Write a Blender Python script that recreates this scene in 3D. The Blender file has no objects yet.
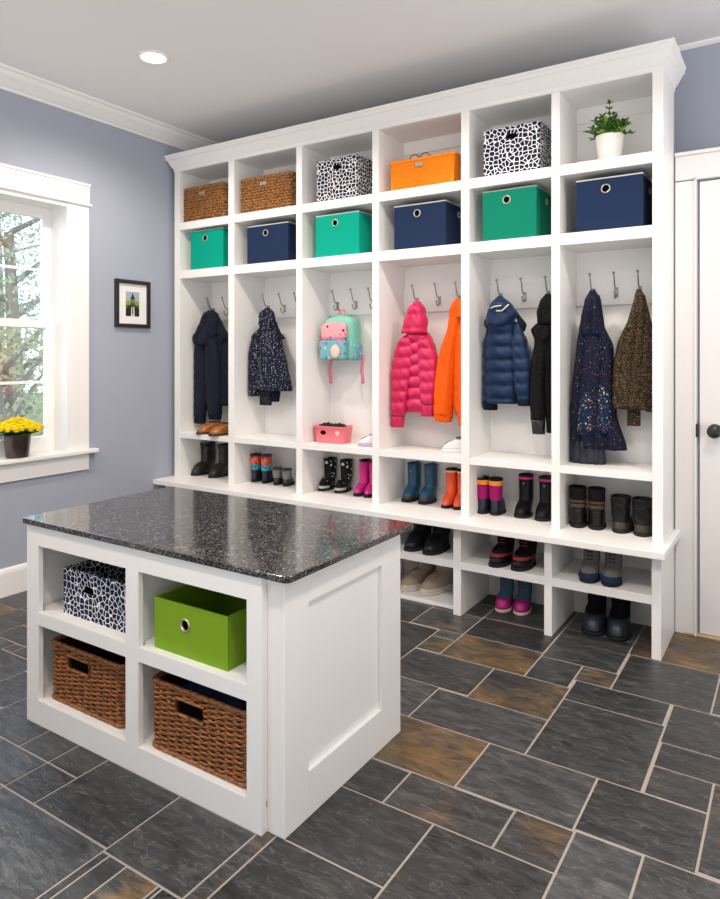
import bpy, math, random
from mathutils import Vector, Matrix
R = random.Random(7)
PI = math.pi
C = bpy.context.scene.collection
sc = bpy.context.scene

# ------------------------------------------------------------------ camera, world, light, exposure
S = .86
CAM = Vector((4.1269*S, -3.71236*S, 1.5*S)); YAW = .57256; F = 681.84; CY = 356.28
cd = bpy.data.cameras.new('camera'); cam = bpy.data.objects.new('camera', cd); C.objects.link(cam)
cam.location = CAM; cam.rotation_euler = (PI/2, 0, YAW)
cd.sensor_fit = 'HORIZONTAL'; cd.sensor_width = 36; cd.lens = F/720*36
cd.shift_y = -(449.5-CY)/720; cd.clip_start = .05; cd.clip_end = 200
sc.camera = cam
w = bpy.data.worlds.new('world'); sc.world = w; w.use_nodes = True
wn = w.node_tree.nodes; wl = w.node_tree.links
bg = wn['Background']; bg.inputs[1].default_value = .85
tc = wn.new('ShaderNodeTexCoord'); sx = wn.new('ShaderNodeSeparateXYZ'); cr = wn.new('ShaderNodeValToRGB')
wl.new(tc.outputs['Generated'], sx.inputs[0]); wl.new(sx.outputs['X'], cr.inputs[0]); wl.new(cr.outputs[0], bg.inputs[0])
# a cool bright sky beyond the window side (-x), a warm white fill added through the unbuilt sides
mr_ = wn.new('ShaderNodeMapRange'); mr_.inputs[1].default_value = -1; mr_.inputs[2].default_value = 1
wl.new(sx.outputs['X'], mr_.inputs[0]); wl.new(mr_.outputs[0], cr.inputs[0])
cr.color_ramp.elements[0].position = .10; cr.color_ramp.elements[0].color = (3.5, 4.5, 5.8, 1)
cr.color_ramp.elements[1].position = .34; cr.color_ramp.elements[1].color = (.93, .90, .87, 1)
# added fill: world brightened below the horizon to lift the ceiling
mz = wn.new('ShaderNodeMapRange'); mz.inputs[1].default_value = -.12; mz.inputs[2].default_value = .0; mz.inputs[3].default_value = 2.7; mz.inputs[4].default_value = 1.0
vm = wn.new('ShaderNodeVectorMath'); vm.operation = 'SCALE'
wl.new(sx.outputs['Z'], mz.inputs[0]); wl.new(cr.outputs[0], vm.inputs[0]); wl.new(mz.outputs[0], vm.inputs[3]); wl.new(vm.outputs[0], bg.inputs[0])
sc.view_settings.view_transform = 'Standard'; sc.view_settings.look = 'None'
sc.view_settings.gamma = 1; sc.view_settings.use_curve_mapping = False
sc.view_settings.exposure = 0.10
LAMP_W = 62
def at(u, v, x=None, y=None, z=None):
    """point where the line of sight through a measured image position meets a real plane of the room"""
    r = (u-360)/F; up = -(v-CY)/F; c, s = math.cos(YAW), -math.sin(YAW)
    d = Vector((r*c+s, -r*s+c, up))
    if x is not None: t = (x-CAM.x)/d.x
    elif y is not None: t = (y-CAM.y)/d.y
    else: t = (z-CAM.z)/d.z
    return CAM + d*t

# ------------------------------------------------------------------ materials
def srgb(h):
    if isinstance(h, str):
        c = [int(h[i:i+2], 16)/255 for i in (0, 2, 4)]
        return tuple(((x+.055)/1.055)**2.4 if x > .04045 else x/12.92 for x in c) + (1,)
    return tuple(h) + (1,)
def mat(name, col, rough=.5, metal=0, bump=0, bscale=40, var=0, coat=0, spec=None, sheen=0, stretch=(1,1,1), trans=0):
    m = bpy.data.materials.new(name); m.use_nodes = True
    n = m.node_tree.nodes; l = m.node_tree.links; b = n['Principled BSDF']
    c = srgb(col); b.inputs['Base Color'].default_value = c
    b.inputs['Roughness'].default_value = rough; b.inputs['Metallic'].default_value = metal
    if coat: b.inputs['Coat Weight'].default_value = coat
    if spec is None and rough > .55: b.inputs['Specular IOR Level'].default_value = .14
    if spec is not None: b.inputs['Specular IOR Level'].default_value = spec
    if sheen: b.inputs['Sheen Weight'].default_value = sheen
    if trans: b.inputs['Transmission Weight'].default_value = trans
    if bump or var:
        t = n.new('ShaderNodeTexCoord'); mp = n.new('ShaderNodeMapping'); mp.inputs['Scale'].default_value = stretch
        ns = n.new('ShaderNodeTexNoise'); ns.inputs['Scale'].default_value = bscale; ns.inputs['Detail'].default_value = 4
        l.new(t.outputs['Object'], mp.inputs[0]); l.new(mp.outputs[0], ns.inputs['Vector'])
        if bump:
            bp = n.new('ShaderNodeBump'); bp.inputs['Strength'].default_value = bump; bp.inputs['Distance'].default_value = .004
            l.new(ns.outputs['Fac'], bp.inputs['Height']); l.new(bp.outputs[0], b.inputs['Normal'])
        if var:
            rp = n.new('ShaderNodeValToRGB'); e = rp.color_ramp.elements
            e[0].position = .3; e[0].color = tuple(x*(1-var) for x in c[:3])+(1,)
            e[1].position = .7; e[1].color = tuple(min(1, x*(1+var)) for x in c[:3])+(1,)
            l.new(ns.outputs['Fac'], rp.inputs[0]); l.new(rp.outputs[0], b.inputs['Base Color'])
    return m
def pattern(name, base, spots, scale=90, thr=.25, rough=.7, edge=False, edge_thr=.12, rnd=1.0, stretch=(1,1,1), bump=.1):
    """cells of a Voronoi texture: dots (distance to centre) or a network of lines (distance to edge); spots = list of colours"""
    m = bpy.data.materials.new(name); m.use_nodes = True
    n = m.node_tree.nodes; l = m.node_tree.links; b = n['Principled BSDF']; b.inputs['Roughness'].default_value = rough; b.inputs['Specular IOR Level'].default_value = .12
    t = n.new('ShaderNodeTexCoord'); mp = n.new('ShaderNodeMapping'); mp.inputs['Scale'].default_value = stretch
    v = n.new('ShaderNodeTexVoronoi'); v.inputs['Scale'].default_value = scale; v.inputs['Randomness'].default_value = rnd
    if edge: v.feature = 'DISTANCE_TO_EDGE'
    l.new(t.outputs['Object'], mp.inputs[0]); l.new(mp.outputs[0], v.inputs['Vector'])
    mth = n.new('ShaderNodeMath'); mth.operation = 'LESS_THAN'; mth.inputs[1].default_value = edge_thr if edge else thr
    l.new(v.outputs['Distance'], mth.inputs[0])
    mx = n.new('ShaderNodeMix'); mx.data_type = 'RGBA'
    l.new(mth.outputs[0], mx.inputs[0]); mx.inputs[6].default_value = srgb(base)
    if len(spots) == 1: mx.inputs[7].default_value = srgb(spots[0])
    else:
        rp = n.new('ShaderNodeValToRGB'); rp.color_ramp.interpolation = 'CONSTANT'; e = rp.color_ramp.elements
        sp = n.new('ShaderNodeSeparateColor'); l.new(v.outputs['Color'], sp.inputs[0]); l.new(sp.outputs[0], rp.inputs[0])
        e[0].position = 0; e[0].color = srgb(spots[0]); e[1].position = 1/len(spots); e[1].color = srgb(spots[1])
        for i in range(2, len(spots)):
            q = e.new(i/len(spots)); q.color = srgb(spots[i])
        l.new(rp.outputs[0], mx.inputs[7])
    l.new(mx.outputs[2], b.inputs['Base Color'])
    return m

M = {}
M['white'] = mat('white_paint', (.86, .85, .84), .35, bump=.02, bscale=30)
M['trimw'] = mat('trim_white', (.86, .85, .845), .35)
M['doorw'] = mat('door_white', (.78, .76, .76), .4)
M['wall'] = mat('blue_grey_wall', (.37, .40, .485), .75, bump=.06, bscale=160)
M['ceil'] = mat('ceiling_paint', (.86, .84, .85), .9, bump=.05, bscale=200)
M['chrome'] = mat('brushed_nickel', (.42, .39, .36), .28, 1)
M['dark'] = mat('painted_shade', (.004, .004, .005), .95, spec=0)  # flat black standing for the shade inside holes, gaps and shoe openings
M['eyelet'] = mat('brass_nickel_eyelet', (.62, .56, .45), .3, .9)
M['black'] = mat('matte_black', (.015, .014, .014), .35)
M['teal'] = mat('teal_canvas', (.0, .33, .235), .8, bump=.25, bscale=500)
M['green2'] = mat('deep_green_canvas', (.002, .19, .12), .8, bump=.25, bscale=500)
M['navy'] = mat('navy_canvas', (.012, .026, .072), .8, bump=.25, bscale=500)
M['lime'] = mat('lime_canvas', (.19, .34, .018), .7, bump=.2, bscale=500)
M['wicker'] = mat('brown_wicker', (.25, .088, .022), .5, bump=.5, bscale=60, var=.85, stretch=(1, 1, 3))
M['sea'] = mat('honey_seagrass', (.27, .125, .045), .6, bump=.5, bscale=60, var=.8, stretch=(1, 1, 2))
M['orangew'] = mat('orange_paper_rope', (.92, .27, .015), .6, bump=.3, bscale=90, var=.1)
M['damask'] = pattern('navy_lattice_on_white', (.008, .014, .055), [(.85, .84, .82)], 46, edge=True, edge_thr=.085, rnd=.8, rough=.7)
M['damask2'] = pattern('navy_lattice_wide', (.008, .014, .06), [(.85, .84, .82)], 52, edge=True, edge_thr=.065, rnd=.85, rough=.7)

# granite
def granite():
    m = bpy.data.materials.new('speckled_granite'); m.use_nodes = True
    n = m.node_tree.nodes; l = m.node_tree.links; b = n['Principled BSDF']
    b.inputs['Roughness'].default_value = .09; b.inputs['Specular IOR Level'].default_value = .6
    t = n.new('ShaderNodeTexCoord')
    v = n.new('ShaderNodeTexVoronoi'); v.inputs['Scale'].default_value = 300
    v2 = n.new('ShaderNodeTexVoronoi'); v2.inputs['Scale'].default_value = 120
    nz = n.new('ShaderNodeTexNoise'); nz.inputs['Scale'].default_value = 60; nz.inputs['Detail'].default_value = 5
    for q in (v, v2, nz): l.new(t.outputs['Object'], q.inputs['Vector'])
    s1 = n.new('ShaderNodeSeparateColor'); s2 = n.new('ShaderNodeSeparateColor'); l.new(v.outputs['Color'], s1.inputs[0]); l.new(v2.outputs['Color'], s2.inputs[0])
    a1 = n.new('ShaderNodeMath'); a1.operation = 'MULTIPLY_ADD'; l.new(s2.outputs[1], a1.inputs[0]); a1.inputs[1].default_value = .45; l.new(s1.outputs[0], a1.inputs[2])
    a2 = n.new('ShaderNodeMath'); a2.operation = 'MULTIPLY_ADD'; l.new(nz.outputs['Fac'], a2.inputs[0]); a2.inputs[1].default_value = .5; l.new(a1.outputs[0], a2.inputs[2])
    r = n.new('ShaderNodeValToRGB'); e = r.color_ramp.elements
    dv = n.new('ShaderNodeMath'); dv.operation = 'MULTIPLY'; dv.inputs[1].default_value = .52; l.new(a2.outputs[0], dv.inputs[0])
    e[0].position = .32; e[0].color = (.007, .007, .008, 1); e[1].position = .88; e[1].color = (.26, .25, .245, 1)
    q = e.new(.46); q.color = (.022, .021, .021, 1); q = e.new(.60); q.color = (.070, .065, .064, 1); q = e.new(.72); q.color = (.125, .116, .113, 1)
    l.new(dv.outputs[0], r.inputs[0]); l.new(r.outputs[0], b.inputs['Base Color'])
    return m
M['granite'] = granite()

def slate():
    m = bpy.data.materials.new('slate_tiles'); m.use_nodes = True
    n = m.node_tree.nodes; l = m.node_tree.links; b = n['Principled BSDF']
    at_ = n.new('ShaderNodeAttribute'); at_.attribute_name = 'tint'
    sp = n.new('ShaderNodeSeparateColor'); l.new(at_.outputs['Color'], sp.inputs[0])
    t = n.new('ShaderNodeTexCoord')
    of = n.new('ShaderNodeVectorMath'); of.operation = 'SCALE'; of.inputs[3].default_value = 37
    l.new(at_.outputs['Color'], of.inputs[0])
    ad_ = n.new('ShaderNodeVectorMath'); ad_.operation = 'ADD'; l.new(t.outputs['Object'], ad_.inputs[0]); l.new(of.outputs[0], ad_.inputs[1])
    mp = n.new('ShaderNodeMapping'); mp.inputs['Scale'].default_value = (1, 3.2, 1); mp.inputs['Rotation'].default_value = (0, 0, .35)
    l.new(ad_.outputs[0], mp.inputs[0])
    n1 = n.new('ShaderNodeTexNoise'); n1.inputs['Scale'].default_value = 11; n1.inputs['Detail'].default_value = 10; n1.inputs['Roughness'].default_value = .62; n1.inputs['Distortion'].default_value = .8
    l.new(mp.outputs[0], n1.inputs['Vector'])
    n2 = n.new('ShaderNodeTexNoise'); n2.inputs['Scale'].default_value = 4.5; n2.inputs['Detail'].default_value = 7; n2.inputs['Roughness'].default_value = .6
    l.new(ad_.outputs[0], n2.inputs['Vector'])
    n3 = n.new('ShaderNodeTexNoise'); n3.inputs['Scale'].default_value = 5; n3.inputs['Detail'].default_value = 12; n3.inputs['Distortion'].default_value = 2.5
    l.new(mp.outputs[0], n3.inputs['Vector'])
    def mul(a_, v_, lo=None):
        q = n.new('ShaderNodeMath'); q.operation = 'MULTIPLY'; l.new(a_, q.inputs[0])
        if hasattr(v_, 'links'): l.new(v_, q.inputs[1])
        else: q.inputs[1].default_value = v_
        return q.outputs[0]
    base = n.new('ShaderNodeValToRGB'); e = base.color_ramp.elements
    e[0].position = .3; e[0].color = (.026, .028, .031, 1); e[1].position = .75; e[1].color = (.155, .15, .148, 1)
    q = e.new(.5); q.color = (.062, .066, .072, 1)
    l.new(n1.outputs['Fac'], base.inputs[0])
    # brightness of the stone itself, tile by tile
    mr = n.new('ShaderNodeMapRange'); mr.inputs[3].default_value = .28; mr.inputs[4].default_value = 1.25
    l.new(sp.outputs[0], mr.inputs[0])
    br = n.new('ShaderNodeVectorMath'); br.operation = 'SCALE'; l.new(base.outputs[0], br.inputs[0]); l.new(mr.outputs[0], br.inputs[3])
    # rust
    ad2 = n.new('ShaderNodeMath'); ad2.operation = 'ADD'; l.new(n2.outputs['Fac'], ad2.inputs[0]); l.new(sp.outputs[1], ad2.inputs[1])
    rr = n.new('ShaderNodeMapRange'); rr.inputs[1].default_value = .88; rr.inputs[2].default_value = 1.10
    l.new(ad2.outputs[0], rr.inputs[0])
    rc = n.new('ShaderNodeValToRGB'); e = rc.color_ramp.elements
    e[0].position = .35; e[0].color = (.075, .055, .035, 1); e[1].position = .68; e[1].color = (.27, .15, .035, 1)
    l.new(n1.outputs['Fac'], rc.inputs[0])
    mx = n.new('ShaderNodeMix'); mx.data_type = 'RGBA'; l.new(mul(rr.outputs[0], .85), mx.inputs[0]); l.new(br.outputs[0], mx.inputs[6]); l.new(rc.outputs[0], mx.inputs[7])
    # pale mineral veins
    vn = n.new('ShaderNodeMapRange'); vn.inputs[1].default_value = .0; vn.inputs[2].default_value = .012; vn.inputs[3].default_value = .38; vn.inputs[4].default_value = 0
    sb = n.new('ShaderNodeMath'); sb.operation = 'SUBTRACT'; l.new(n3.outputs['Fac'], sb.inputs[0]); sb.inputs[1].default_value = .56
    ab = n.new('ShaderNodeMath'); ab.operation = 'ABSOLUTE'; l.new(sb.outputs[0], ab.inputs[0]); l.new(ab.outputs[0], vn.inputs[0])
    mv = n.new('ShaderNodeMix'); mv.data_type = 'RGBA'; l.new(vn.outputs[0], mv.inputs[0]); l.new(mx.outputs[2], mv.inputs[6]); mv.inputs[7].default_value = (.3, .28, .26, 1)
    l.new(mv.outputs[2], b.inputs['Base Color'])
    rg = n.new('ShaderNodeMapRange'); rg.inputs[3].default_value = .24; rg.inputs[4].default_value = .5; l.new(n1.outputs['Fac'], rg.inputs[0]); l.new(rg.outputs[0], b.inputs['Roughness'])
    bp = n.new('ShaderNodeBump'); bp.inputs['Strength'].default_value = .6; bp.inputs['Distance'].default_value = .008
    l.new(n1.outputs['Fac'], bp.inputs['Height']); l.new(bp.outputs[0], b.inputs['Normal'])
    return m
M['slate'] = slate()
M['grout'] = mat('grout', (.36, .32, .29), .9, bump=.1, bscale=200)

# ------------------------------------------------------------------ mesh builder
class MB:
    def __init__(s): s.v = []; s.f = []; s.smooth = []
    def add(s, vs, fs, smooth=False):
        k = len(s.v); s.v += [tuple(p) for p in vs]; s.f += [tuple(i+k for i in f) for f in fs]; s.smooth += [smooth]*len(fs); return s
    def box(s, x0, x1, y0, y1, z0, z1):
        vs = [(x, y, z) for z in (z0, z1) for y in (y0, y1) for x in (x0, x1)]
        return s.add(vs, [(0,2,3,1), (4,5,7,6), (0,1,5,4), (2,6,7,3), (0,4,6,2), (1,3,7,5)])
    def loft(s, loops, closed=True, cap0=True, cap1=True, smooth=True):
        n = len(loops[0]); vs = [p for L in loops for p in L]; fs = []
        for i in range(len(loops)-1):
            for j in range(n if closed else n-1):
                a = i*n+j; b = i*n+(j+1) % n; fs.append((a, b, b+n, a+n))
        if cap0: fs.append(tuple(range(n-1, -1, -1)))
        if cap1: fs.append(tuple(range((len(loops)-1)*n, len(loops)*n)))
        return s.add(vs, fs, smooth)
    def lathe(s, prof, c=(0,0,0), n=32, axis='z', cap0=True, cap1=True, smooth=True):
        loops = []
        for r, h in prof:
            L = []
            for j in range(n):
                a = 2*PI*j/n; x, y = r*math.cos(a), r*math.sin(a)
                p = {'z': (x, y, h), 'y': (x, h, -y), 'x': (h, x, y)}[axis]
                L.append((c[0]+p[0], c[1]+p[1], c[2]+p[2]))
            loops.append(L)
        return s.loft(loops, True, cap0, cap1, smooth)
    def tube(s, pts, r, n=6, closed=False, smooth=True):
        pts = [Vector(p) for p in pts]; N = len(pts); loops = []; up = None
        for i, p in enumerate(pts):
            if closed: t = pts[(i+1) % N]-pts[i-1]
            else: t = pts[min(i+1, N-1)]-pts[max(i-1, 0)]
            if t.length < 1e-9: t = Vector((0,0,1))
            t.normalize()
            if up is None: up = Vector((0,0,1)) if abs(t.z) < .9 else Vector((0,1,0))
            a = t.cross(up)
            if a.length < 1e-6: a = t.cross(Vector((1,0,0)))
            a.normalize(); b = a.cross(t); b.normalize(); up = b
            rr = r(i/(N-1)) if callable(r) else r
            loops.append([p+(a*math.cos(2*PI*j/n)+b*math.sin(2*PI*j/n))*rr for j in range(n)])
        if closed: loops.append(loops[0])
        return s.loft(loops, True, not closed, not closed, smooth)
    def ball(s, c, r, n=12, m=8, sq=(1,1,1)):
        prof = [(max(1e-4, r*math.sin(PI*i/m)), -r*math.cos(PI*i/m)) for i in range(m+1)]
        k = len(s.v); s.lathe(prof, (0,0,0), n)
        s.v[k:] = [(c[0]+x*sq[0], c[1]+y*sq[1], c[2]+z*sq[2]) for x, y, z in s.v[k:]]; return s
    def xform(s, mtx): s.v = [tuple(mtx @ Vector(p)) for p in s.v]; return s
    last = None
    def build(s, name, m, parent=None, world=False, bevel=0, seg=2):
        if name == 'cuff' and MB.last is not None and MB.last.parent == parent: parent = MB.last   # a cuff belongs to its sleeve
        me = bpy.data.meshes.new(name)
        v = s.v
        if world and parent is not None:
            o_ = parent
            off = Vector((0,0,0))
            while o_ is not None: off += o_.location; o_ = o_.parent
            v = [tuple(Vector(p)-off) for p in v]
        me.from_pydata(v, [], s.f); me.materials.append(m)
        me.polygons.foreach_set('use_smooth', s.smooth); me.update()
        o = bpy.data.objects.new(name, me); C.objects.link(o); o.parent = parent
        if name == 'sleeve': MB.last = o
        if bevel:
            b = o.modifiers.new('bevel', 'BEVEL'); b.width = bevel; b.segments = seg; b.limit_method = 'ANGLE'; b.angle_limit = .8
        return o
def ring_profile(MBo, w_, h_, t, cx, cz, inner, y=0):
    """wall panel in the xz plane (front at y, thickness t to +y) with a hole whose outline is inner(angle)->(dx,dz)"""
    ang = sorted([2*PI*i/32 for i in range(32)] + [math.atan2(sz-cz, sx_-cx) % (2*PI) for sx_ in (-w_/2, w_/2) for sz in (0, h_)])
    out = []; inn = []
    for a in ang:
        dx, dz = math.cos(a), math.sin(a); ts = []
        if dx > 1e-9: ts.append((w_/2-cx)/dx)
        if dx < -1e-9: ts.append((-w_/2-cx)/dx)
        if dz > 1e-9: ts.append((h_-cz)/dz)
        if dz < -1e-9: ts.append((0-cz)/dz)
        k = min(ts); out.append((cx+dx*k, cz+dz*k)); ix, iz = inner(a); inn.append((cx+ix, cz+iz))
    A = [(x, y, z) for x, z in out]; B = [(x, y, z) for x, z in inn]; D = [(x, y+t, z) for x, z in inn]; E = [(x, y+t, z) for x, z in out]
    MBo.loft([A, B, D, E, A], True, False, False, False)
def setp(o, label=None, cat=None, group=None, kind=None):
    if label: o['label'] = label
    if cat: o['category'] = cat
    if group: o['group'] = group
    if kind: o['kind'] = kind
    return o
def thing(name, label, cat, loc=(0,0,0), rz=0, group=None):
    o = bpy.data.objects.new(name, None); o.empty_display_size = .05; C.objects.link(o)
    o.location = loc; o.rotation_euler = (0, 0, rz); return setp(o, label, cat, group)
def struct(o, label=None): return setp(o, label, kind='structure')

# ------------------------------------------------------------------ the room
LW = -.045; BW = .308; CE = 2.812; UW = .48; LEDGE = 2.239
X1, Y1 = 4.9, -4.4
# floor: traced slate tiles, the rest filled in the same ashlar manner
T = [ # x0,x1,y0,y1, light, rust
 (2.236,2.612,-.268,-.03,.05,.0), (2.614,2.925,-.30,.055,.35,.1), (2.614,2.79,-.522,-.30,.25,.0), (2.79,2.932,-.442,-.30,.4,.42),
 (2.236,2.614,-.522,-.268,.2,.53), (2.118,2.236,-.362,-.276,.7,.2), (2.118,2.236,-.516,-.362,.4,.42), (1.96,2.236,-.276,-.04,.45,.33),
 (1.72,2.118,-.656,-.286,.15,.1), (2.118,2.488,-.79,-.516,.3,.0), (2.488,2.80,-.80,-.522,.15,.46), (2.37,2.80,-1.045,-.80,.45,.12), (2.05,2.37,-1.045,-.79,.65,.2),
 (2.80,3.155,-1.045,-.615,.22,.24), (2.80,3.148,-.615,-.442,.1,.0), (2.932,3.28,-.442,-.08,.25,.0), (2.925,3.28,-.08,.31,.2,.50), (2.79,2.932,-.30,-.30,.2,.2),
 (3.28,3.62,-.434,-.03,.4,.3), (3.148,3.50,-.73,-.442,.15,.33), (3.16,3.50,-.882,-.73,.05,.05), (3.16,3.332,-1.042,-.882,.2,.0), (3.332,3.66,-1.30,-.882,.2,.36),
 (3.03,3.335,-1.31,-1.045,.12,.05), (2.68,3.03,-1.318,-1.045,.5,.08), (2.25,2.68,-1.325,-1.045,.3,.55), (2.535,2.87,-1.50,-1.325,.35,.38), (2.87,3.036,-1.50,-1.32,.3,.36),
 (3.036,3.21,-1.66,-1.315,.7,.1), (3.21,3.60,-1.66,-1.31,.3,.1), (2.05,2.535,-1.50,-1.33,.2,.1), (2.36,2.70,-1.77,-1.50,.12,.12), (2.70,3.036,-1.90,-1.50,.12,.0),
 (2.365,2.70,-2.15,-1.77,.1,.08), (2.315,2.365,-2.06,-1.77,.4,.35), (2.022,2.315,-2.06,-1.795,.35,.14), (1.69,2.022,-2.05,-1.795,.12,.05),
 (1.54,1.69,-2.05,-1.908,.15,.15), (1.54,1.69,-1.908,-1.72,.25,.05), (1.375,1.54,-1.908,-1.72,.35,.05), (1.20,1.54,-2.05,-1.908,.4,.1), (1.54,2.022,-2.42,-2.05,.45,.22),
 (1.09,1.375,-1.908,-1.70,.3,.05), (.88,1.09,-1.80,-1.585,.3,.0), (.59,.88,-1.72,-1.52,.4,.05), (.41,.66,-1.452,-1.318,.4,.2), (.66,1.0,-1.52,-1.32,.3,.1), (.88,1.09,-1.585,-1.52,.2,.0), (.2,.41,-1.452,-1.2,.3,.3),
]
T = [t for t in T if t[3]-t[2] > .02]
for i_, t in enumerate(T):      # no two stones may share ground: trim the later one on its shallower side
    x0, x1, y0, y1, lt, ru = t
    for o_ in T[:i_]:
        ox, oy = min(x1, o_[1])-max(x0, o_[0]), min(y1, o_[3])-max(y0, o_[2])
        if ox > 1e-6 and oy > 1e-6:
            if ox < oy:
                if x0 < o_[0]: x1 = o_[0]
                else: x0 = o_[1]
            else:
                if y0 < o_[2]: y1 = o_[2]
                else: y0 = o_[3]
    T[i_] = (x0, x1, y0, y1, lt, ru)
T = [t for t in T if t[3]-t[2] > .004 and t[1]-t[0] > .004]
free = [(LW, X1, Y1, BW)]
for t in T:
    nf = []
    for a0, a1, b0, b1 in free:
        x0, x1, y0, y1 = max(a0, t[0]), min(a1, t[1]), max(b0, t[2]), min(b1, t[3])
        if x1-x0 <= 1e-6 or y1-y0 <= 1e-6: nf.append((a0, a1, b0, b1)); continue
        if x0 > a0: nf.append((a0, x0, b0, b1))
        if x1 < a1: nf.append((x1, a1, b0, b1))
        if y0 > b0: nf.append((x0, x1, b0, y0))
        if y1 < b1: nf.append((x0, x1, y1, b1))
    free = nf
def cut(r):
    a0, a1, b0, b1 = r; wx, wy = a1-a0, b1-b0
    if wx < .012 or wy < .012: return []
    if wx > .46: k = R.uniform(.16, .40) if wx > .62 else wx*R.uniform(.4, .6); return cut((a0, a0+k, b0, b1))+cut((a0+k, a1, b0, b1))
    if wy > .34: k = R.choice((.15, .26, .30)) if wy > .45 else wy*.5; return cut((a0, a1, b0, b0+k))+cut((a0, a1, b0+k, b1))
    return [(a0, a1, b0, b1, R.random()*.6, R.choice((0, .1, .2, .3, .42)))]
tiles = [t for t in T]
for r in free: tiles += cut(r)
fb = MB(); tint = []
for (x0, x1, y0, y1, lt, ru) in tiles:
    x0, y0, x1, y1 = max(x0, LW), y0, x1, min(y1, BW)
    g = .0034; b = .0014; sd = R.random()
    g1 = min(g, (x1-x0)/4, (y1-y0)/4)
    L0 = [(x0+g1, y0+g1, -.004), (x1-g1, y0+g1, -.004), (x1-g1, y1-g1, -.004), (x0+g1, y1-g1, -.004)]
    L1 = [(x0+g1+b*.2, y0+g1+b*.2, -.0012), (x1-g1-b*.2, y0+g1+b*.2, -.0012), (x1-g1-b*.2, y1-g1-b*.2, -.0012), (x0+g1+b*.2, y1-g1-b*.2, -.0012)]
    L2 = [(x0+g1+b, y0+g1+b, 0), (x1-g1-b, y0+g1+b, 0), (x1-g1-b, y1-g1-b, 0), (x0+g1+b, y1-g1-b, 0)]
    k = len(fb.f); fb.loft([L0, L1, L2], True, False, True, False); tint += [(lt, ru, sd)]*(len(fb.f)-k)
floor = fb.build('floor', M['slate'])
ca = floor.data.color_attributes.new('tint', 'FLOAT_COLOR', 'CORNER')
for p in floor.data.polygons:
    for li in p.loop_indices: ca.data[li].color = tint[p.index]+(1,)
k = len(floor.data.vertices)
struct(floor, 'dark slate tile floor with rusty stones and pale grout')
gb = MB().box(LW-.2, X1, Y1, BW+.2, -.12, -.0022); struct(gb.build('floor_grout', M['grout'], floor))
struct(MB().box(LW-.2, X1, Y1, UW+.15, CE, CE+.12).build('ceiling', M['ceil']), 'pale grey painted ceiling')
# left wall with window opening
wy0, wy1, wz0, wz1 = -1.80, -.757, .725, 2.188
lw = MB(); TH = .2
lw.box(LW-TH, LW, Y1, wy0, 0, CE).box(LW-TH, LW, wy1, UW+.15, 0, CE).box(LW-TH, LW, wy0, wy1, 0, wz0).box(LW-TH, LW, wy0, wy1, wz1, CE)
struct(lw.build('wall_left', M['wall']), 'blue grey wall with the window')
dx0, dz1 = 3.156, 2.103
bwm = MB(); bwm.box(LW, dx0, BW, UW+.15, 0, LEDGE).box(dx0, 4.02, BW, UW+.15, dz1, LEDGE).box(4.02, X1, BW, UW+.15, 0, LEDGE).box(LW, X1, UW, UW+.15, LEDGE, CE)
struct(bwm.build('wall_back', M['wall']), 'blue grey wall behind the lockers')
# crown mouldings at the ceiling (trim)
def prof_sweep(prof, p0, p1, outdir):
    """profile (out, z) swept from p0 to p1"""
    m = MB(); L = []
    for p in (p0, p1): L.append([(p[0]+outdir[0]*o_, p[1]+outdir[1]*o_, z) for o_, z in prof])
    m.loft(L, True, True, True, False); return m
CR = [(0, CE-.092), (.012, CE-.092), (.016, CE-.080), (.026, CE-.074), (.075, CE-.034), (.09, CE-.014), (.108, CE-.012), (.112, CE), (0, CE)]
CR2 = [(0, CE-.022), (.006, CE-.022), (.018, CE-.008), (.02, CE), (0, CE)]
struct(prof_sweep(CR, (LW, Y1), (LW, UW), (1, 0)).build('trim_1', M['trimw']), 'white crown moulding along the left wall')
struct(prof_sweep(CR2, (LW, UW), (X1, UW), (0, -1)).build('trim_2', M['trimw']), 'thin white cove strip along the back wall at the ceiling')
BB = [(0, 0), (.016, 0), (.016, .125), (.012, .14), (.006, .15), (0, .15)]
struct(prof_sweep(BB, (LW, Y1), (LW, -.15), (1, 0)).build('baseboard_left', M['trimw']), 'white baseboard along the left wall')
# ---- window
win = thing('window_1', None, None, (LW, (wy0+wy1)/2, wz0)); struct(win, 'tall white double hung window in the left wall')
f = MB(); cw = .117
f.box(LW, LW+.02, wy1, wy1+cw, .737, 2.188).box(LW, LW+.02, wy0-cw, wy0, .737, 2.188)
f.build('window_casing', M['trimw'], win, True, .002)
f = MB().box(LW, LW+.026, wy0-.117, wy1+.118, 2.188, 2.302); f.box(LW, LW+.036, wy0-.127, wy1+.129, 2.186, 2.197).box(LW, LW+.032, wy0-.121, wy1+.122, 2.302, 2.317)
f.build('window_header', M['trimw'], win, True, .002)
f = MB(); jx = LW-TH
f.box(jx-.005, LW+.018, wy1-.03, wy1, .737, 2.188).box(jx-.005, LW+.018, wy0, wy0+.03, .737, 2.188).box(jx-.005, LW+.018, wy0+.03, wy1-.03, 2.16, 2.188)
f.build('window_jamb', M['trimw'], win, True, .001)
f = MB().box(LW+.0005, LW+.055, wy0-.16, wy1+.163, .714, .737).box(jx-.02, LW+.001, wy0, wy1, .7255, .737); f.build('window_sill', M['trimw'], win, True, .004)
f = MB().box(LW, LW+.018, wy0-.117, wy1+.118, .614, .714); f.build('window_apron', M['trimw'], win, True, .002)
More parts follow.
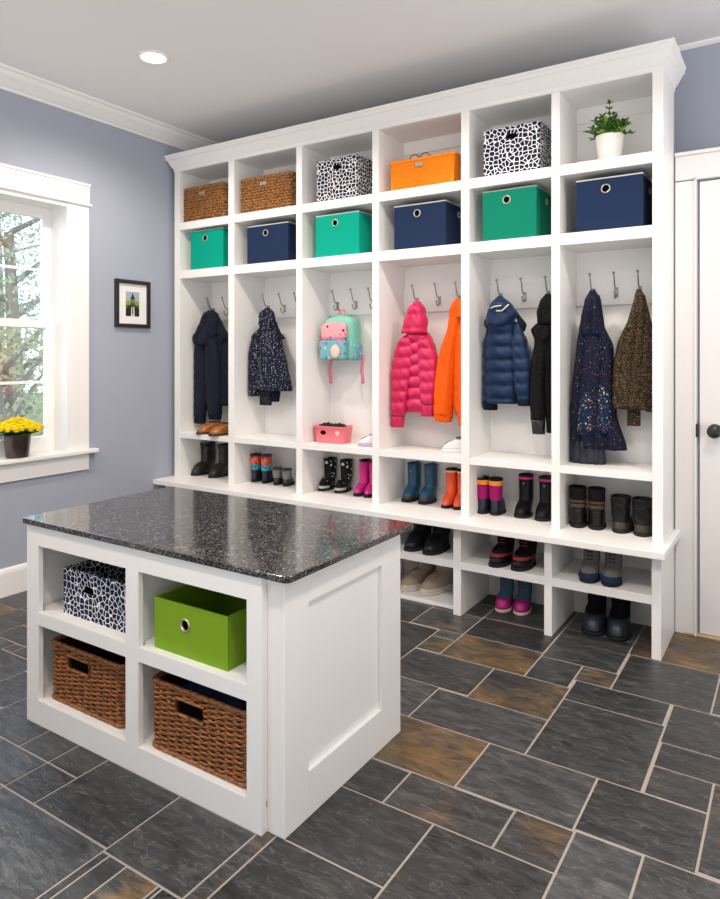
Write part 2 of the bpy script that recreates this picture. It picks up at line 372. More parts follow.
def sash(name, x, z0, z1, st, br_, tr_):
    f = MB(); a, b = wy0+.03, wy1-.03
    f.box(x-.03, x, a, a+st, z0, z1).box(x-.03, x, b-st, b, z0, z1).box(x-.03, x, a+st, b-st, z0, z0+br_).box(x-.03, x, a+st, b-st, z1-tr_, z1)
    o = f.build(name, M['trimw'], win, True, .002)
    zm = (z0+br_+z1-tr_)/2; ym = (a+b)/2
    MB().box(x-.024, x-.008, a+st, b-st, zm-.008, zm+.008).box(x-.0235, x-.0085, ym-.008, ym+.008, z0+br_, z1-tr_).build('muntin', M['trimw'], o, True)
    MB().box(x-.017, x-.014, a+st-.003, b-st+.003, z0+br_-.003, z1-tr_+.003).build('pane', M['glass'], o, True)
g = bpy.data.materials.new('window_glass'); g.use_nodes = True; nn = g.node_tree.nodes; ll = g.node_tree.links
nn.remove(nn['Principled BSDF']); tr = nn.new('ShaderNodeBsdfTransparent'); gl = nn.new('ShaderNodeBsdfGlossy'); gl.inputs['Roughness'].default_value = .02
mxs = nn.new('ShaderNodeMixShader'); mxs.inputs[0].default_value = .06; ll.new(tr.outputs[0], mxs.inputs[1]); ll.new(gl.outputs[0], mxs.inputs[2]); ll.new(mxs.outputs[0], nn['Material Output'].inputs[0])
M['glass'] = g
sash('upper_sash', LW-.135, 1.452, 2.16, .052, .04, .062)
sash('lower_sash', LW-.10, .737, 1.500, .055, .09, .045)
# ---- door with casing on the back wall
door = thing('door_1', None, None, (3.2, BW, 0)); struct(door, 'white flat door with black knob beside the lockers')
f = MB().box(3.060, 3.148, BW-.018, BW, 0, dz1).box(3.060, 4.14, BW-.018, BW, dz1+.006, 2.222).box(3.058, 4.15, BW-.03, BW, 2.222, 2.238)
f.box(3.140, 3.150, BW-.026, BW, 0, dz1+.012).box(3.140, 4.03, BW-.026, BW, dz1+.003, dz1+.012).box(4.02, 4.12, BW-.018, BW, 0, dz1)
f.build('door_casing', M['doorw'], door, True, .002)
f = MB().box(3.161, 4.016, BW-.004, BW+.036, .012, dz1-.006)
f.build('door_slab', M['doorw'], door, True, .0015)
MB().box(3.15, 3.1605, BW+.004, BW+.05, 0, dz1).build('door_gap_shade', M['dark'], door, True)  # dark strip painted in as the shade of the gap
MB().box(3.10, 4.05, BW-.02, BW+.05, -.001, .009).build('threshold', mat('oak_threshold', (.55, .4, .24), .5), door, True, .002)
k_ = at(714, 432, y=BW-.05)
f = MB().lathe([(.004, -.004), (.030, -.004), (.032, -.008), (.028, -.014), (.012, -.018), (.011, -.034), (.018, -.040), (.027, -.048), (.029, -.056), (.024, -.064), (.012, -.068), (.003, -.069)], (k_.x, BW, k_.z), 28, 'y')
f.build('door_knob', M['black'], door, True)
MB().box(3.147, 3.160, BW-.0285, BW-.001, k_.z-.03, k_.z+.03).build('strike_plate', M['black'], door, True, .003)

# ---- recessed ceiling light
lx, ly = .785, -.845
lamp = thing('recessed_light', 'round glowing recessed light in the ceiling', 'ceiling light', (lx, ly, CE))
MB().lathe([(.060, -.001), (.063, -.006), (.078, -.007), (.082, -.003), (.082, .0), (.06, .0)], (0,0,0), 40, cap0=False, cap1=False).build('trim_ring', M['trimw'], lamp)
em = bpy.data.materials.new('lamp_glow'); em.use_nodes = True; en = em.node_tree.nodes['Principled BSDF']
en.inputs['Emission Color'].default_value = (1, .9, .74, 1); en.inputs['Emission Strength'].default_value = 14
MB().lathe([(.0005, -.0015), (.061, -.0015), (.061, .0)], (0,0,0), 40).build('lamp_lens', em, lamp)
for i, (px, py) in enumerate([(lx, ly), (2.2, -.9), (3.6, -.9), (lx, -2.6), (2.2, -2.6), (3.7, -2.6)]):  # first sits under the fitting; the rest are added, unseen fill spots
    ld = bpy.data.lights.new('downlight_and_fill', 'SPOT'); ld.energy = LAMP_W; ld.spot_size = 2.75; ld.spot_blend = .6; ld.shadow_soft_size = .06; ld.color = (1, .88, .76)
    lo = bpy.data.objects.new('downlight_and_fill', ld); C.objects.link(lo); lo.location = (px, py, CE-.03)

# ------------------------------------------------------------------ storage lockers (upper)
XS = [(0, .05), (.494, .544), (1.041, 1.084), (1.571, 1.613), (2.102, 2.147), (2.565, 2.605), (3.009, 3.053)]
Z3b, Z3, Z2b, Z2, Z1b, Z1, ZR, ZT = .743, .777, 1.810, 1.864, 2.136, 2.186, 2.530, 2.556
BT, BBt = .477, .445; BP = .294
lk = thing('storage_locker', 'tall white built-in locker wall with six bays of cubbies above the bench', 'locker', (1.53, .15, BT))
for i, (a, b) in enumerate(XS):
    MB().box(a, b, 0, BW-.001, BT, ZR if 0 < i < 6 else ZT).build('side_panel' if i in (0, 6) else 'divider', M['white'], lk, True, .0012)
for i in range(6):
    a, b = XS[i][1], XS[i+1][0]
    for z0, z1 in ((Z3b, Z3), (Z2b, Z2), (Z1b, Z1)):
        MB().box(a, b, .0008, BP, z0, z1).build('shelf', M['white'], lk, True, .0012)
MB().box(.05, 3.009, 0, BW-.001, ZR, ZT).build('top_panel', M['white'], lk, True, .0012)
f = MB().box(.0501, 3.0089, BP, BW-.002, BT, ZR)
f.build('back_panel', M['white'], lk, True)
for i in range(6):
    a, b = XS[i][1], XS[i+1][0]
    MB().box(a, b, BP-.012, BP, ZR-.075, ZR).build('top_cleat', M['white'], lk, True, .001)
# crown of the lockers, mitred around the right end and the left end
CP = [(0, ZT-.022), (.004, ZT-.022), (.005, ZT-.006), (.012, ZT+.002), (.022, ZT+.018), (.036, ZT+.045), (.046, ZT+.052), (.047, ZT+.068), (.052, ZT+.072), (.052, ZT+.082), (0, ZT+.082)]
loops = []
for kx, cx, yy in ((-1, 0, BW-.001), (-1, 0, 0), (1, 3.053, 0), (1, 3.053, BW-.001)):
    loops.append([(cx+kx*(o_ if kx > 0 else o_*.82), (yy-o_) if yy == 0 else yy, z) for o_, z in CP])
MB().loft(loops, True, True, True, False).build('crown', M['white'], lk, True)
# hook rails and coat hooks
def hook_mesh(m, p):
    x, y, z = p  # point on rail face
    m.box(x-.009, x+.009, y-.004, y, z-.035, z+.012)
    m.tube([(x, y-.003, z), (x, y-.018, z+.002), (x, y-.035, z+.012), (x, y-.045, z+.032), (x, y-.052, z+.055), (x, y-.062, z+.072)], .0036, 8)
    m.ball((x, y-.063, z+.076), .0075)
    m.tube([(x, y-.003, z-.022), (x, y-.012, z-.036), (x, y-.026, z-.042), (x, y-.038, z-.032), (x, y-.041, z-.020)], .0034, 8)
    m.ball((x, y-.041, z-.017), .006)
RY = BP-.016
HK = [[(194, 297.5), (207.5, 297), (222, 296.5)], [(262.2, 294), (278.5, 293), (294, 292)], [(332, 290), (350.5, 288.5), (368, 287)],
      [(412, 285), (434.6, 283.5), (455, 281)], [(496.6, 278), (520.7, 277), (545, 275)], [(589.6, 271.5), (613.5, 269.5), (637.5, 268)]]
HP = {}
for i in range(6):
    a, b = XS[i][1], XS[i+1][0]
    rail = MB().box(a, b, RY, BP, 1.542, 1.672).build('hook_rail', M['white'], lk, True, .001)
    for j, (u, v) in enumerate(HK[i]):
        p = at(u, v, y=RY-.063); q = (max(p.x, a+.03), RY, 1.614); HP[(i, j)] = q
        m = MB(); hook_mesh(m, q); m.build('coat_hook', M['chrome'], rail, True)

# ------------------------------------------------------------------ bench top and shoe cabinet
bt = MB().box(LW+.002, 3.082, -.146, BW-.001, BBt, BT).build('bench_top', M['white'], None, bevel=.003)
setp(bt, 'long thick white bench top running under the lockers', 'bench top')
LY = -.077
LX = [(.0, .040), (.53, .567), (1.05, 1.088), (1.57, 1.608), (2.095, 2.136), (2.555, 2.591), (3.019, 3.057)]
sh = thing('shoe_cabinet', 'low white open shoe cabinet on the slate floor beneath the bench top', 'cabinet', (1.53, .1, 0))
for i, (a, b) in enumerate(LX): MB().box(a, b, LY, BW-.001, .0, BBt).build('side_panel' if i in (0, 6) else 'divider', M['white'], sh, True, .0012)
for i in range(6): MB().box(LX[i][1], LX[i+1][0], LY+.001, BP, .231, .269).build('shelf', M['white'], sh, True, .0012)
MB().box(.04, 3.019, BP, BW-.002, 0.001, BBt).build('back_panel', M['white'], sh, True)
MB().box(LX[3][1], LX[4][0], -.02, BP, .001, .018).build('bottom_board', M['white'], sh, True, .001)

# ------------------------------------------------------------------ island
IT, ITB = .716, .697
isl = thing('island_cabinet', 'white island cabinet with four open cubbies and a recessed end panel', 'cabinet', (1.8, -1.45, 0))
ix0, ix1, ix2 = 1.241, 2.335, 2.395; iy, iyz, iyb = -1.797, -1.773, -1.145
o0, o1, o2, o3 = 1.309, 1.776, 1.836, 2.281; zb, zs0, zs1, zt_ = .086, .348, .394, .626
f = MB()
f.box(ix0, o0, iy, iy+.02, 0, ITB).box(o3, ix1, iy, iy+.0238, 0, ITB).box(o1, o2, iy, iy+.02, zb, zt_).box(o0, o3, iy, iy+.02, 0, zb).box(o0, o3, iy, iy+.02, zt_, ITB)
f.build('face_frame', M['white'], isl, True, .001)
f = MB()
f.box(ix0, ix0+.018, iy+.02, iyb, 0, ITB).box(ix0+.018, ix1, iyb-.018, iyb, 0, ITB).box(1.797, 1.815, iy+.02, iyb-.018, zb, zt_+.03)
f.box(ix0+.018, ix1, iy+.02, iyb-.018, zb-.018, zb).box(ix0+.018, ix1, iy+.02, iyb-.018, zt_+.03, zt_+.045)
f.build('carcass', M['white'], isl, True)
for a, b in ((o0, o1), (o2, o3)):
    s_ = MB().box(a, b, iy+.0008, iy+.03, zs0, zs1).box(a-.04 if a == o0 else 1.815, b+.018 if b == o1 else ix1-.001, iy+.03, iyb-.018, zs1-.02, zs1)
    s_.build('shelf', M['white'], isl, True, .001)
pa = at(309, 600, x=ix2); pb = at(382, 565, x=ix2); pc = at(307.8, 777.5, x=ix2); pd = at(310, 770, x=ix2)
f = MB(); e0, e1 = pa.y, pb.y; zz0, zz1 = .128, .602
f.box(ix1-.01, ix2-.014, iyz, iyb-.001, 0, ITB)
f.box(ix2-.014, ix2, iyz, e0, 0, ITB).box(ix2-.014, ix2, e1, iyb, 0, ITB).box(ix2-.014, ix2, e0, e1, 0, zz0).box(ix2-.014, ix2, e0, e1, zz1, ITB)
f.build('end_panel', M['white'], isl, True, .0012)
f = MB(); x0, x1, y0, y1 = 1.216, 2.434, -1.808, -1.112; r_ = .022
pl = []
for cx, cy, a0 in ((x1-r_, y1-r_, 0), (x0+r_, y1-r_, 90), (x0+r_, y0+r_, 180), (x1-r_, y0+r_, 270)):
    for k in range(7): a = math.radians(a0+15*k); pl.append((cx+r_*math.cos(a), cy+r_*math.sin(a)))
f.loft([[(x, y, ITB) for x, y in pl], [(x, y, IT) for x, y in pl]], smooth=False)
ct = f.build('countertop', M['granite'], None, bevel=.003, seg=3); setp(ct, 'polished dark speckled granite slab on top of the white island', 'countertop')

# ------------------------------------------------------------------ storage boxes
def round_hole(r): return lambda a: (r*math.cos(a), r*math.sin(a))
def slot_hole(hw, hh, p=4): return lambda a: tuple(k*v_ for k, v_ in zip((hw, hh), (lambda c_, s_: (math.copysign(abs(c_)**(2/p), c_), math.copysign(abs(s_)**(2/p), s_)))(math.cos(a), math.sin(a))))
def storage_box(name, label, cat, x0, x1, y0, z0, h, d, m, group, kind='round', hx=.4, hz=.78, hr=.017, ring=None, side=True):
    w_ = x1-x0; t = thing(name, label, cat, ((x0+x1)/2, y0+d/2, z0), 0, group); tk = .005
    b = MB(); cx = -w_/2+w_*hx; cz = h*hz
    fn = round_hole(hr) if kind == 'round' else slot_hole(.028, .013)
    if kind == 'none': b.box(-w_/2, w_/2, -d/2, -d/2+tk, 0, h)
    else: ring_profile(b, w_, h, tk, cx, cz, fn, -d/2)
    b.box(-w_/2, -w_/2+tk, -d/2+tk, d/2, 0, h).box(w_/2-tk, w_/2, -d/2+tk, d/2, 0, h).box(-w_/2+tk, w_/2-tk, d/2-tk, d/2, 0, h).box(-w_/2+tk, w_/2-tk, -d/2+tk, d/2-tk, 0, tk)
    bo = b.build('body', m, t)
    e = .0035
    rim = MB(); zr = h
    rim.box(-w_/2-.001, w_/2+.001, -d/2-.001, -d/2+tk+.001, zr-.004, zr+.002).box(-w_/2-.001, w_/2+.001, d/2-tk-.001, d/2+.001, zr-.004, zr+.002)
    rim.box(-w_/2-.001, -w_/2+tk+.001, -d/2+tk, d/2-tk, zr-.004, zr+.002).box(w_/2-tk-.001, w_/2+.001, -d/2+tk, d/2-tk, zr-.004, zr+.002)
    rim.build('rim', ring or m, t)
    if kind == 'round':
        MB().lathe([(hr-.001, .003), (hr-.001, -.003), (hr+.001, -.004), (hr+.0035, -.003), (hr+.005, 0), (hr+.004, .003)], (cx, -d/2, cz), 32, 'y', False, False).build('grommet', M['eyelet'], bo)
        MB().lathe([(.0005, .0052), (hr+.01, .0052), (hr+.01, .007), (.0005, .007)], (cx, -d/2, cz), 24, 'y').build('hole_shade', M['dark'], bo)  # dark disc painted in as the shade inside the eyelet hole
        if side:
            MB().lathe([(.010, -.002), (.010, .002), (.014, .003), (.016, .001), (.016, -.001)], (w_/2, d*.18, cz), 24, 'x', False, False).build('grommet', M['eyelet'], bo)
            MB().lathe([(.0005, .0008), (.011, .0008), (.011, 0)], (w_/2, d*.18, cz), 20, 'x').build('hole_shade', M['dark'], bo)  # dark disc on the solid side, shade of a hole painted on
    elif kind == 'slot':
        MB().box(cx-.036, cx+.036, -d/2+tk+.0005, -d/2+tk+.002, cz-.02, cz+.02).build('hole_shade', M['dark'], bo)  # dark sheet gives the slot its painted inner shade
    return t
def pbox(ul, ur, vl, vr, zs, y0):
    a, b = at(ul, vl, y=y0), at(ur, vr, y=y0); return a.x, b.x, (a.z+b.z)/2-zs
rimgrey = mat('pale_piping', (.5, .52, .5), .7)
G2 = 'fabric storage boxes on the second row of cubbies'
YB = .035
for nm, lb, m, px in (
    ('teal', 'small bright teal canvas box below the leftmost basket', 'teal', (190.7, 223.3, 230.7, 228.7)),
    ('navy', 'navy canvas box with round eyelet, the first navy one from the left', 'navy', (247.3, 288.3, 226.7, 222.3)),
    ('teal', 'bright teal canvas box under the left lattice print box', 'teal', (316, 359, 216.7, 210.7)),
    ('navy', 'navy canvas box directly under the orange basket', 'navy', (394.2, 445.8, 206.7, 200.5)),
    ('green', 'deep green canvas box under the right lattice print box', 'green2', (482.8, 536.3, 191.7, 185.8)),
    ('navy', 'large navy canvas box under the potted plant', 'navy', (576, 643, 181, 173.2))):
    x0, x1, h = pbox(*px, Z2, YB)
    storage_box('storage_box', lb, 'storage box', x0, x1, YB, Z2, h, .235, M[m], G2, hx=.455, hz=.795, ring=rimgrey)
for lb, px in (('navy and white lattice print box beside the orange basket in the top row', (316.7, 357.5, 161.7, 155)),
               ('navy and white lattice print box beside the potted plant in the top row', (483.3, 540, 130, 122.6))):
    x0, x1, h = pbox(*px, Z1, .03)
    storage_box('storage_box', lb, 'storage box', x0, x1, .03, Z1, h, .24, M['damask'], 'lattice print storage boxes', 'slot', .5, .8)
# island boxes
p = at(63.7, 612.5, z=zs1); h = at(63.7, 567.5, y=p.y).z-zs1
storage_box('storage_box', 'navy and white lattice print box inside the island cubby', 'storage box', p.x, p.x+.345, p.y, zs1, h, .33, M['damask2'], 'lattice print storage boxes', 'slot', .40, .64)
p = at(155, 646.7, z=zs1); q = at(227.3, 672, z=zs1); h = at(155, 597, y=p.y).z-zs1
lime = storage_box('storage_box', 'bright lime green fabric box inside the island cubby', 'storage box', p.x, q.x, (p.y+q.y)/2, zs1, h, .30, M['lime'], None, 'round', .44, .62, .016)

# ------------------------------------------------------------------ woven baskets
def woven(label, x0, x1, y0, z0, h, d, m, rows, stakes, group, hole=None, tag_=False, amp=.0035, taper=.0):
    w_ = x1-x0; t = thing('woven_basket', label, 'basket', ((x0+x1)/2, y0+d/2, z0), 0, group)
    rc = .022; b = MB(); rt = h/rows*.56
    def rr(off, n=60, k=1.0):
        pts = []; W, D = w_/2*k+off-.004, d/2*k+off-.004
        cs = [(W-rc, D-rc, 0), (-(W-rc), D-rc, 90), (-(W-rc), -(D-rc), 180), (W-rc, -(D-rc), 270)]
        for i, (cx, cy, a0) in enumerate(cs):
            for j in range(5): a = math.radians(a0+22.5*j); pts.append((cx+rc*math.cos(a), cy+rc*math.sin(a)))
            nx = cs[(i+1) % 4]; a = math.radians(a0+90); p0 = pts[-1]; a2 = math.radians(nx[2]); p1 = (nx[0]+rc*math.cos(a2), nx[1]+rc*math.sin(a2))
            for j in range(1, n): pts.append((p0[0]+(p1[0]-p0[0])*j/n, p0[1]+(p1[1]-p0[1])*j/n))
        return pts
    for i in range(rows):
        z = h*(i+.5)/rows; k = 1-taper*(1-z/h); base = rr(0, 60, k); per = 0; pts = []; prev = base[-1]
        for j, (x, y) in enumerate(base):
            per += math.hypot(x-prev[0], y-prev[1]); prev = (x, y)
            s_ = math.sin(per*PI/stakes + (PI if i % 2 else 0)); L = math.hypot(x/w_, y/d)
            nx, ny = (0, math.copysign(1, y)) if abs(abs(y)-d/2*k) < abs(abs(x)-w_/2*k) else (math.copysign(1, x), 0)
            pts.append((x+nx*amp*s_, y+ny*amp*s_, z+.0012*math.sin(j*1.7+i)))
        if hole and hole[2] < z < hole[3]:
            run = []
            order = pts[:]
            st = max(range(len(pts)), key=lambda q_: pts[q_][1]); order = pts[st:]+pts[:st]
            for p_ in order:
                if p_[1] < -d/2+.03 and abs(p_[0]-hole[0]) < hole[1]:
                    if len(run) > 1: b.tube(run, rt, 5)
                    run = []
                else: run.append(p_)
            if len(run) > 1: b.tube(run, rt, 5)
        else: b.tube(pts, rt, 5, True)
    b.build('woven_body', m, t)
    li = MB(); e = .010; W, D = w_/2-e, d/2-e
    if hole:
        k0 = len(li.v); ring_profile(li, 2*W, h-.004, .003, hole[0], (hole[2]+hole[3])/2, slot_hole(hole[1], (hole[3]-hole[2])/2, 8), -D)
    else: li.box(-W, W, -D, -D+.003, 0, h-.004)
    li.box(-W, -W+.003, -D+.003, D, .002, h-.004).box(W-.003, W, -D+.003, D, .002, h-.004).box(-W+.003, W-.003, D-.003, D, .002, h-.004).box(-W, W, -D, D, .001, .004)
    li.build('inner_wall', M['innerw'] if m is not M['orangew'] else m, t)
    for z, nm in ((h, 'rim'), (.007, 'base_rim')):
        base = rr(.002, 40, 1 if nm == 'rim' else 1-taper); N = len(base)
        rb = MB().tube([(x, y, z) for x, y in base], .0075, 8, True)
        # wrapped look: ripple the tube
        rb.v = [(x, y, z_+.0012*math.sin((x+y)*900)) for x, y, z_ in rb.v]
        rb.build(nm, m, t)
    if hole:
        hx_, hw_, za, zb_ = hole
        MB().tube([(hx_-hw_, -d/2, za), (hx_+hw_, -d/2, za), (hx_+hw_, -d/2, zb_), (hx_-hw_, -d/2, zb_)], .005, 6, True, False).build('handle_opening', m, t)
        MB().box(hx_-hw_-.01, hx_+hw_+.01, -d/2+.016, -d/2+.018, za-.01, zb_+.006).build('lining_and_hole_shade', M['dark'], t)  # dark sheet added as the shade inside the handle opening
    if tag_:
        zc = h*.80
        MB().box(tag_*w_-.024, tag_*w_+.024, -d/2-.008, -d/2-.003, zc-.011, zc+.011).build('metal_label', M['nickel'], t, False, .004)
    return t
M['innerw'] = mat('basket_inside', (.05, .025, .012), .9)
M['nickel'] = mat('dull_metal', (.42, .38, .35), .45, .6)
x0, x1, h = pbox(183, 224.6, 189.5, 183, Z1, .03)
woven('honey brown woven basket in the top left cubby', x0, x1, .03, Z1, h, .22, M['sea'], 12, .016, 'small woven baskets in the top row', None, -.02, .004)
x0, x1, h = pbox(240, 290.3, 180, 172.7, Z1, .03)
woven('honey brown woven basket in the second cubby of the top row', x0, x1, .03, Z1, h, .22, M['sea'], 12, .016, 'small woven baskets in the top row', None, -.02, .004)
x0, x1, h = pbox(388.5, 454.5, 164, 152.8, Z1, .03)
ob = woven('bright orange woven basket with metal label in the top row', x0, x1, .03, Z1, h, .22, M['orangew'], 17, .008, None, None, -.02, .0018, .06)
obx = (x0+x1)/2; obh = h
p = at(50.5, 697, z=zb+.001); h = at(50.5, 641, y=p.y).z-zb
woven('brown wicker basket in the lower left island cubby', p.x, p.x+.39, p.y, zb, h, .36, M['wicker'], 27, .034, 'wicker baskets in the island', (-.035, .058, h*.64, h*.87))
p = at(150.5, 745.4, z=zb+.001); q = at(246.5, 789, z=zb+.001); h = at(154, 680, y=p.y).z-zb
woven('brown wicker basket in the lower right island cubby', p.x, q.x+.008, p.y, zb, h, .36, M['wicker'], 27, .034, 'wicker baskets in the island', (-.03, .058, h*.64, h*.87))
bc = MB(); cx, cy, W, D = (p.x+q.x)/2, p.y+.18, (q.x-p.x)/2-.035, .13; n1 = 26; vs = []; fs = []
for i in range(n1):
    for j in range(n1):
        a, b_ = i/(n1-1)*2-1, j/(n1-1)*2-1
        ht = (h-.028)-(.03*(abs(a)**4+abs(b_)**4))+.006*math.sin(a*9+b_*4)+.005*math.sin(b_*13-a*3)
        vs.append((a*W, b_*D, ht))
for i in range(n1-1):
    for j in range(n1-1): k = i*n1+j; fs.append((k, k+n1, k+n1+1, k+1))
bc.add(vs, fs, True)
bk = [(a*W, b_*D, .02) for a, b_ in ((-1,-1),(1,-1),(1,1),(-1,1))]; bc.add([(-W,-D,.012),(W,-D,.012),(W,D,.012),(-W,D,.012),(-W,-D,h-.09),(W,-D,h-.09),(W,D,h-.09),(-W,D,h-.09)], [(0,3,2,1),(0,1,5,4),(1,2,6,5),(2,3,7,6),(3,0,4,7)])
bc.box(-W, W, -D, D, .012, h-.095)
o = bc.build('folded_cloth', mat('dark_blue_cloth', (.02, .045, .10), .9, bump=.5, bscale=80)); o.location = (cx, cy, zb); setp(o, 'dark blue folded cloth inside the lower right wicker basket', 'cloth')
# sunglasses in the orange basket
sg = thing('sunglasses', 'dark wire framed glasses sticking out of the orange basket', 'glasses', (obx-.035, .085, Z1+obh+.022))
for k in (-1, 1):
    m = MB(); m.tube([(k*.033+.027*math.cos(a), .004*math.sin(a), .024*math.sin(a)) for a in [2*PI*i/20 for i in range(20)]], .0028, 6, True); m.build('lens_frame', M['black'], sg)
    m = MB(); m.tube([(k*.06, 0, .006), (k*.064, .02, .01), (k*.066, .09, .004), (k*.064, .12, -.022)], .0022, 6); m.build('temple', M['black'], sg)
MB().tube([(-.007, 0, .006), (0, -.002, .011), (.007, 0, .006)], .0022, 6).build('bridge', M['black'], sg)

# ------------------------------------------------------------------ plants
pt = at(610.3, 157, y=.13)
pl_ = thing('potted_plant', 'small leafy green plant in a white ceramic pot on the top shelf', 'plant', (at(609.7, 140, y=.13).x, .13, Z1))
zt2 = at(609.7, 136.5, y=.13).z-Z1
MB().lathe([(.001, 0), (.046, 0), (.049, .004), (.064, zt2-.004), (.0645, zt2), (.059, zt2), (.056, zt2-.015), (.001, zt2-.016)], (0,0,0), 40).build('pot', mat('white_ceramic', (.85, .83, .80), .15), pl_)
gm = mat('fresh_leaves', (.05, .16, .015), .5, bump=.2, bscale=60, var=.5); gy = mat('lime_leaves', (.30, .42, .03), .5)
fo = MB(); fy = MB()
def leafm(m, p, d, L, W):
    d = Vector(d).normalized(); s_ = d.cross(Vector((0,0,1)));
    if s_.length < .05: s_ = Vector((1,0,0))
    s_.normalize(); n_ = s_.cross(d)
    pr = [(0, .15), (.3, .8), (.6, 1), (.85, .6), (1, .05)]; L0 = []
    for t_, w2 in pr:
        c_ = Vector(p)+d*L*t_-n_*(L*.18*t_*t_)
        L0.append([c_-s_*W*w2/2, c_+n_*W*.12, c_+s_*W*w2/2, c_-n_*W*.10])
    m.loft(L0, True, True, True, True)
for i in range(40):
    a = R.uniform(0, 2*PI); tilt = R.uniform(.25, 1.15); L = R.uniform(.06, .115) if tilt > .5 else R.uniform(.08, .13)
    if i == 0: tilt = .08; L = .155
    st = Vector((.025*math.cos(a)*R.random(), .025*math.sin(a)*R.random(), zt2-.01))
    dr = Vector((math.sin(tilt)*math.cos(a), math.sin(tilt)*math.sin(a)*.8, math.cos(tilt)))
    pts = [st+dr*L*k/6+Vector((0,0,-.02*(k/6)**2*tilt)) for k in range(7)]
    fo.tube(pts, .0016, 5)
    m = fy if i % 9 == 4 else fo
    for k in range(2, 7):
        for q_ in range(3):
            b_ = a+q_*2.1+k; dd = dr*.6+Vector((math.cos(b_), math.sin(b_), R.uniform(-.1, .5)))*.8
            leafm(m, pts[k], dd, R.uniform(.018, .028), R.uniform(.013, .018))
fo.build('foliage', gm, pl_); fy.build('young_leaves', gy, pl_)
# yellow chrysanthemum on the sill
fx, fy_ = -.052, at(17.2, 452, x=-.052).y
fl = thing('flower_pot', 'yellow chrysanthemums in a dark pot on the window sill', 'flower pot', (fx, fy_, .737))
ph = .128
MB().lathe([(.001, 0), (.054, 0), (.058, .006), (.070, ph-.004), (.072, ph), (.066, ph), (.064, ph-.014), (.001, ph-.016)], (0,0,0), 36).build('pot', mat('bronze_glazed_pot', (.07, .055, .05), .25, .4, var=.4, bscale=20), fl)
lf = MB()
for i in range(60):
    a = R.uniform(0, 2*PI); e_ = R.uniform(.1, 1.0); p0 = (R.uniform(0, .06)*math.cos(a), R.uniform(0, .06)*math.sin(a), ph-.01+R.uniform(0, .02))
    leafm(lf, p0, (math.cos(a), math.sin(a), e_), R.uniform(.04, .085), .028)
lf.build('foliage', mat('dark_leaves', (.02, .09, .015), .6), fl)
ym = mat('yellow_petals', (.95, .76, .01), .6); ym2 = mat('golden_petals', (.93, .66, .005), .6)
for i in range(64):
    a = i*2.39996; rr_ = .126*math.sqrt((i+.5)/64); cz = ph+.088-.48*rr_+.004*R.random(); c0 = Vector((rr_*math.cos(a)*.95, rr_*math.sin(a)*1.05, cz))
    m = MB(); up_ = Vector((rr_*math.cos(a)*6, rr_*math.sin(a)*6, 1)).normalized(); X_ = up_.orthogonal().normalized(); Y_ = up_.cross(X_)
    for rg in range(3):
        for k in range(9-rg):
            b_ = 2*PI*k/(9-rg)+rg*.4; el = .15+rg*.55
            leafm(m, c0, (X_*math.cos(b_)+Y_*math.sin(b_))*math.cos(el)+up_*math.sin(el), .021-.004*rg, .012)
    m.build('flower_head', ym if i % 5 else ym2, fl)

# ------------------------------------------------------------------ picture on the left wall
pa = at(114, 278.5, x=LW); pb = at(148.5, 328.5, x=LW); y0, y1, z0, z1 = pa.y, pb.y, pb.z, pa.z
pf = thing('picture_frame', 'small black framed picture with wide white mat on the left wall', 'picture', (LW, (y0+y1)/2, (z0+z1)/2))
hw, hh = (y1-y0)/2, (z1-z0)/2; b = .024; f = MB()
f.box(.001, .022, -hw, -hw+b, -hh, hh).box(.001, .022, hw-b, hw, -hh, hh).box(.001, .022, -hw+b, hw-b, -hh, -hh+b).box(.001, .022, -hw+b, hw-b, hh-b, hh)
f.build('frame', M['black'], pf, False, .002)
MB().box(.002, .008, -hw+b, hw-b, -hh+b, hh-b).build('mat_board', mat('mat_board', (.82, .80, .79), .8), pf)
art = [((.34,.42,.50), -1, 1, .1, 1), ((.18,.36,.05), -1, 1, -.35, .25), ((.05,.12,.03), -1, 1, -.35, -.1), ((.03,.022,.02), -1, 1, -1, -.35)]
for i, (c_, a0, a1, b0, b1) in enumerate(art):
    MB().box(.008, .0086+i*.0002, a0*.052, a1*.052, b0*.078, b1*.078).build('printed_picture', mat('ink', c_, .6), pf)
def flat(pts, c_, x):
    MB().loft([[(x-.0004, p_[0]*.052, p_[1]*.078) for p_ in pts], [(x, p_[0]*.052, p_[1]*.078) for p_ in pts]], smooth=False).build('printed_picture', mat('ink', c_, .6), pf)
flat([(-.85,-1),(.85,-1),(.75,-.3),(.35,-.05),(-.35,-.05),(-.75,-.3)], (.03,.02,.02), .0095)
flat([(-.25,-1),(.3,-1),(.25,-.15),(-.2,-.15)], (.6,.58,.55), .0097)
flat([(-.06,-.85),(.08,-.85),(.05,-.2),(-.05,-.2)], (.02,.02,.02), .0099)
flat([(-.3,-.05),(0,-.25),(.3,-.05),(.32,.45),(-.32,.45)], (.28,.13,.09), .0101)
flat([(-.3,.08),(-.2,-.2),(0,-.32),(.2,-.2),(.3,.08)], (.05,.07,.08), .0103)
flat([(-.38,.4),(.38,.4),(.2,.6),(.0,.92),(-.2,.6)], (.035,.04,.035), .0105)

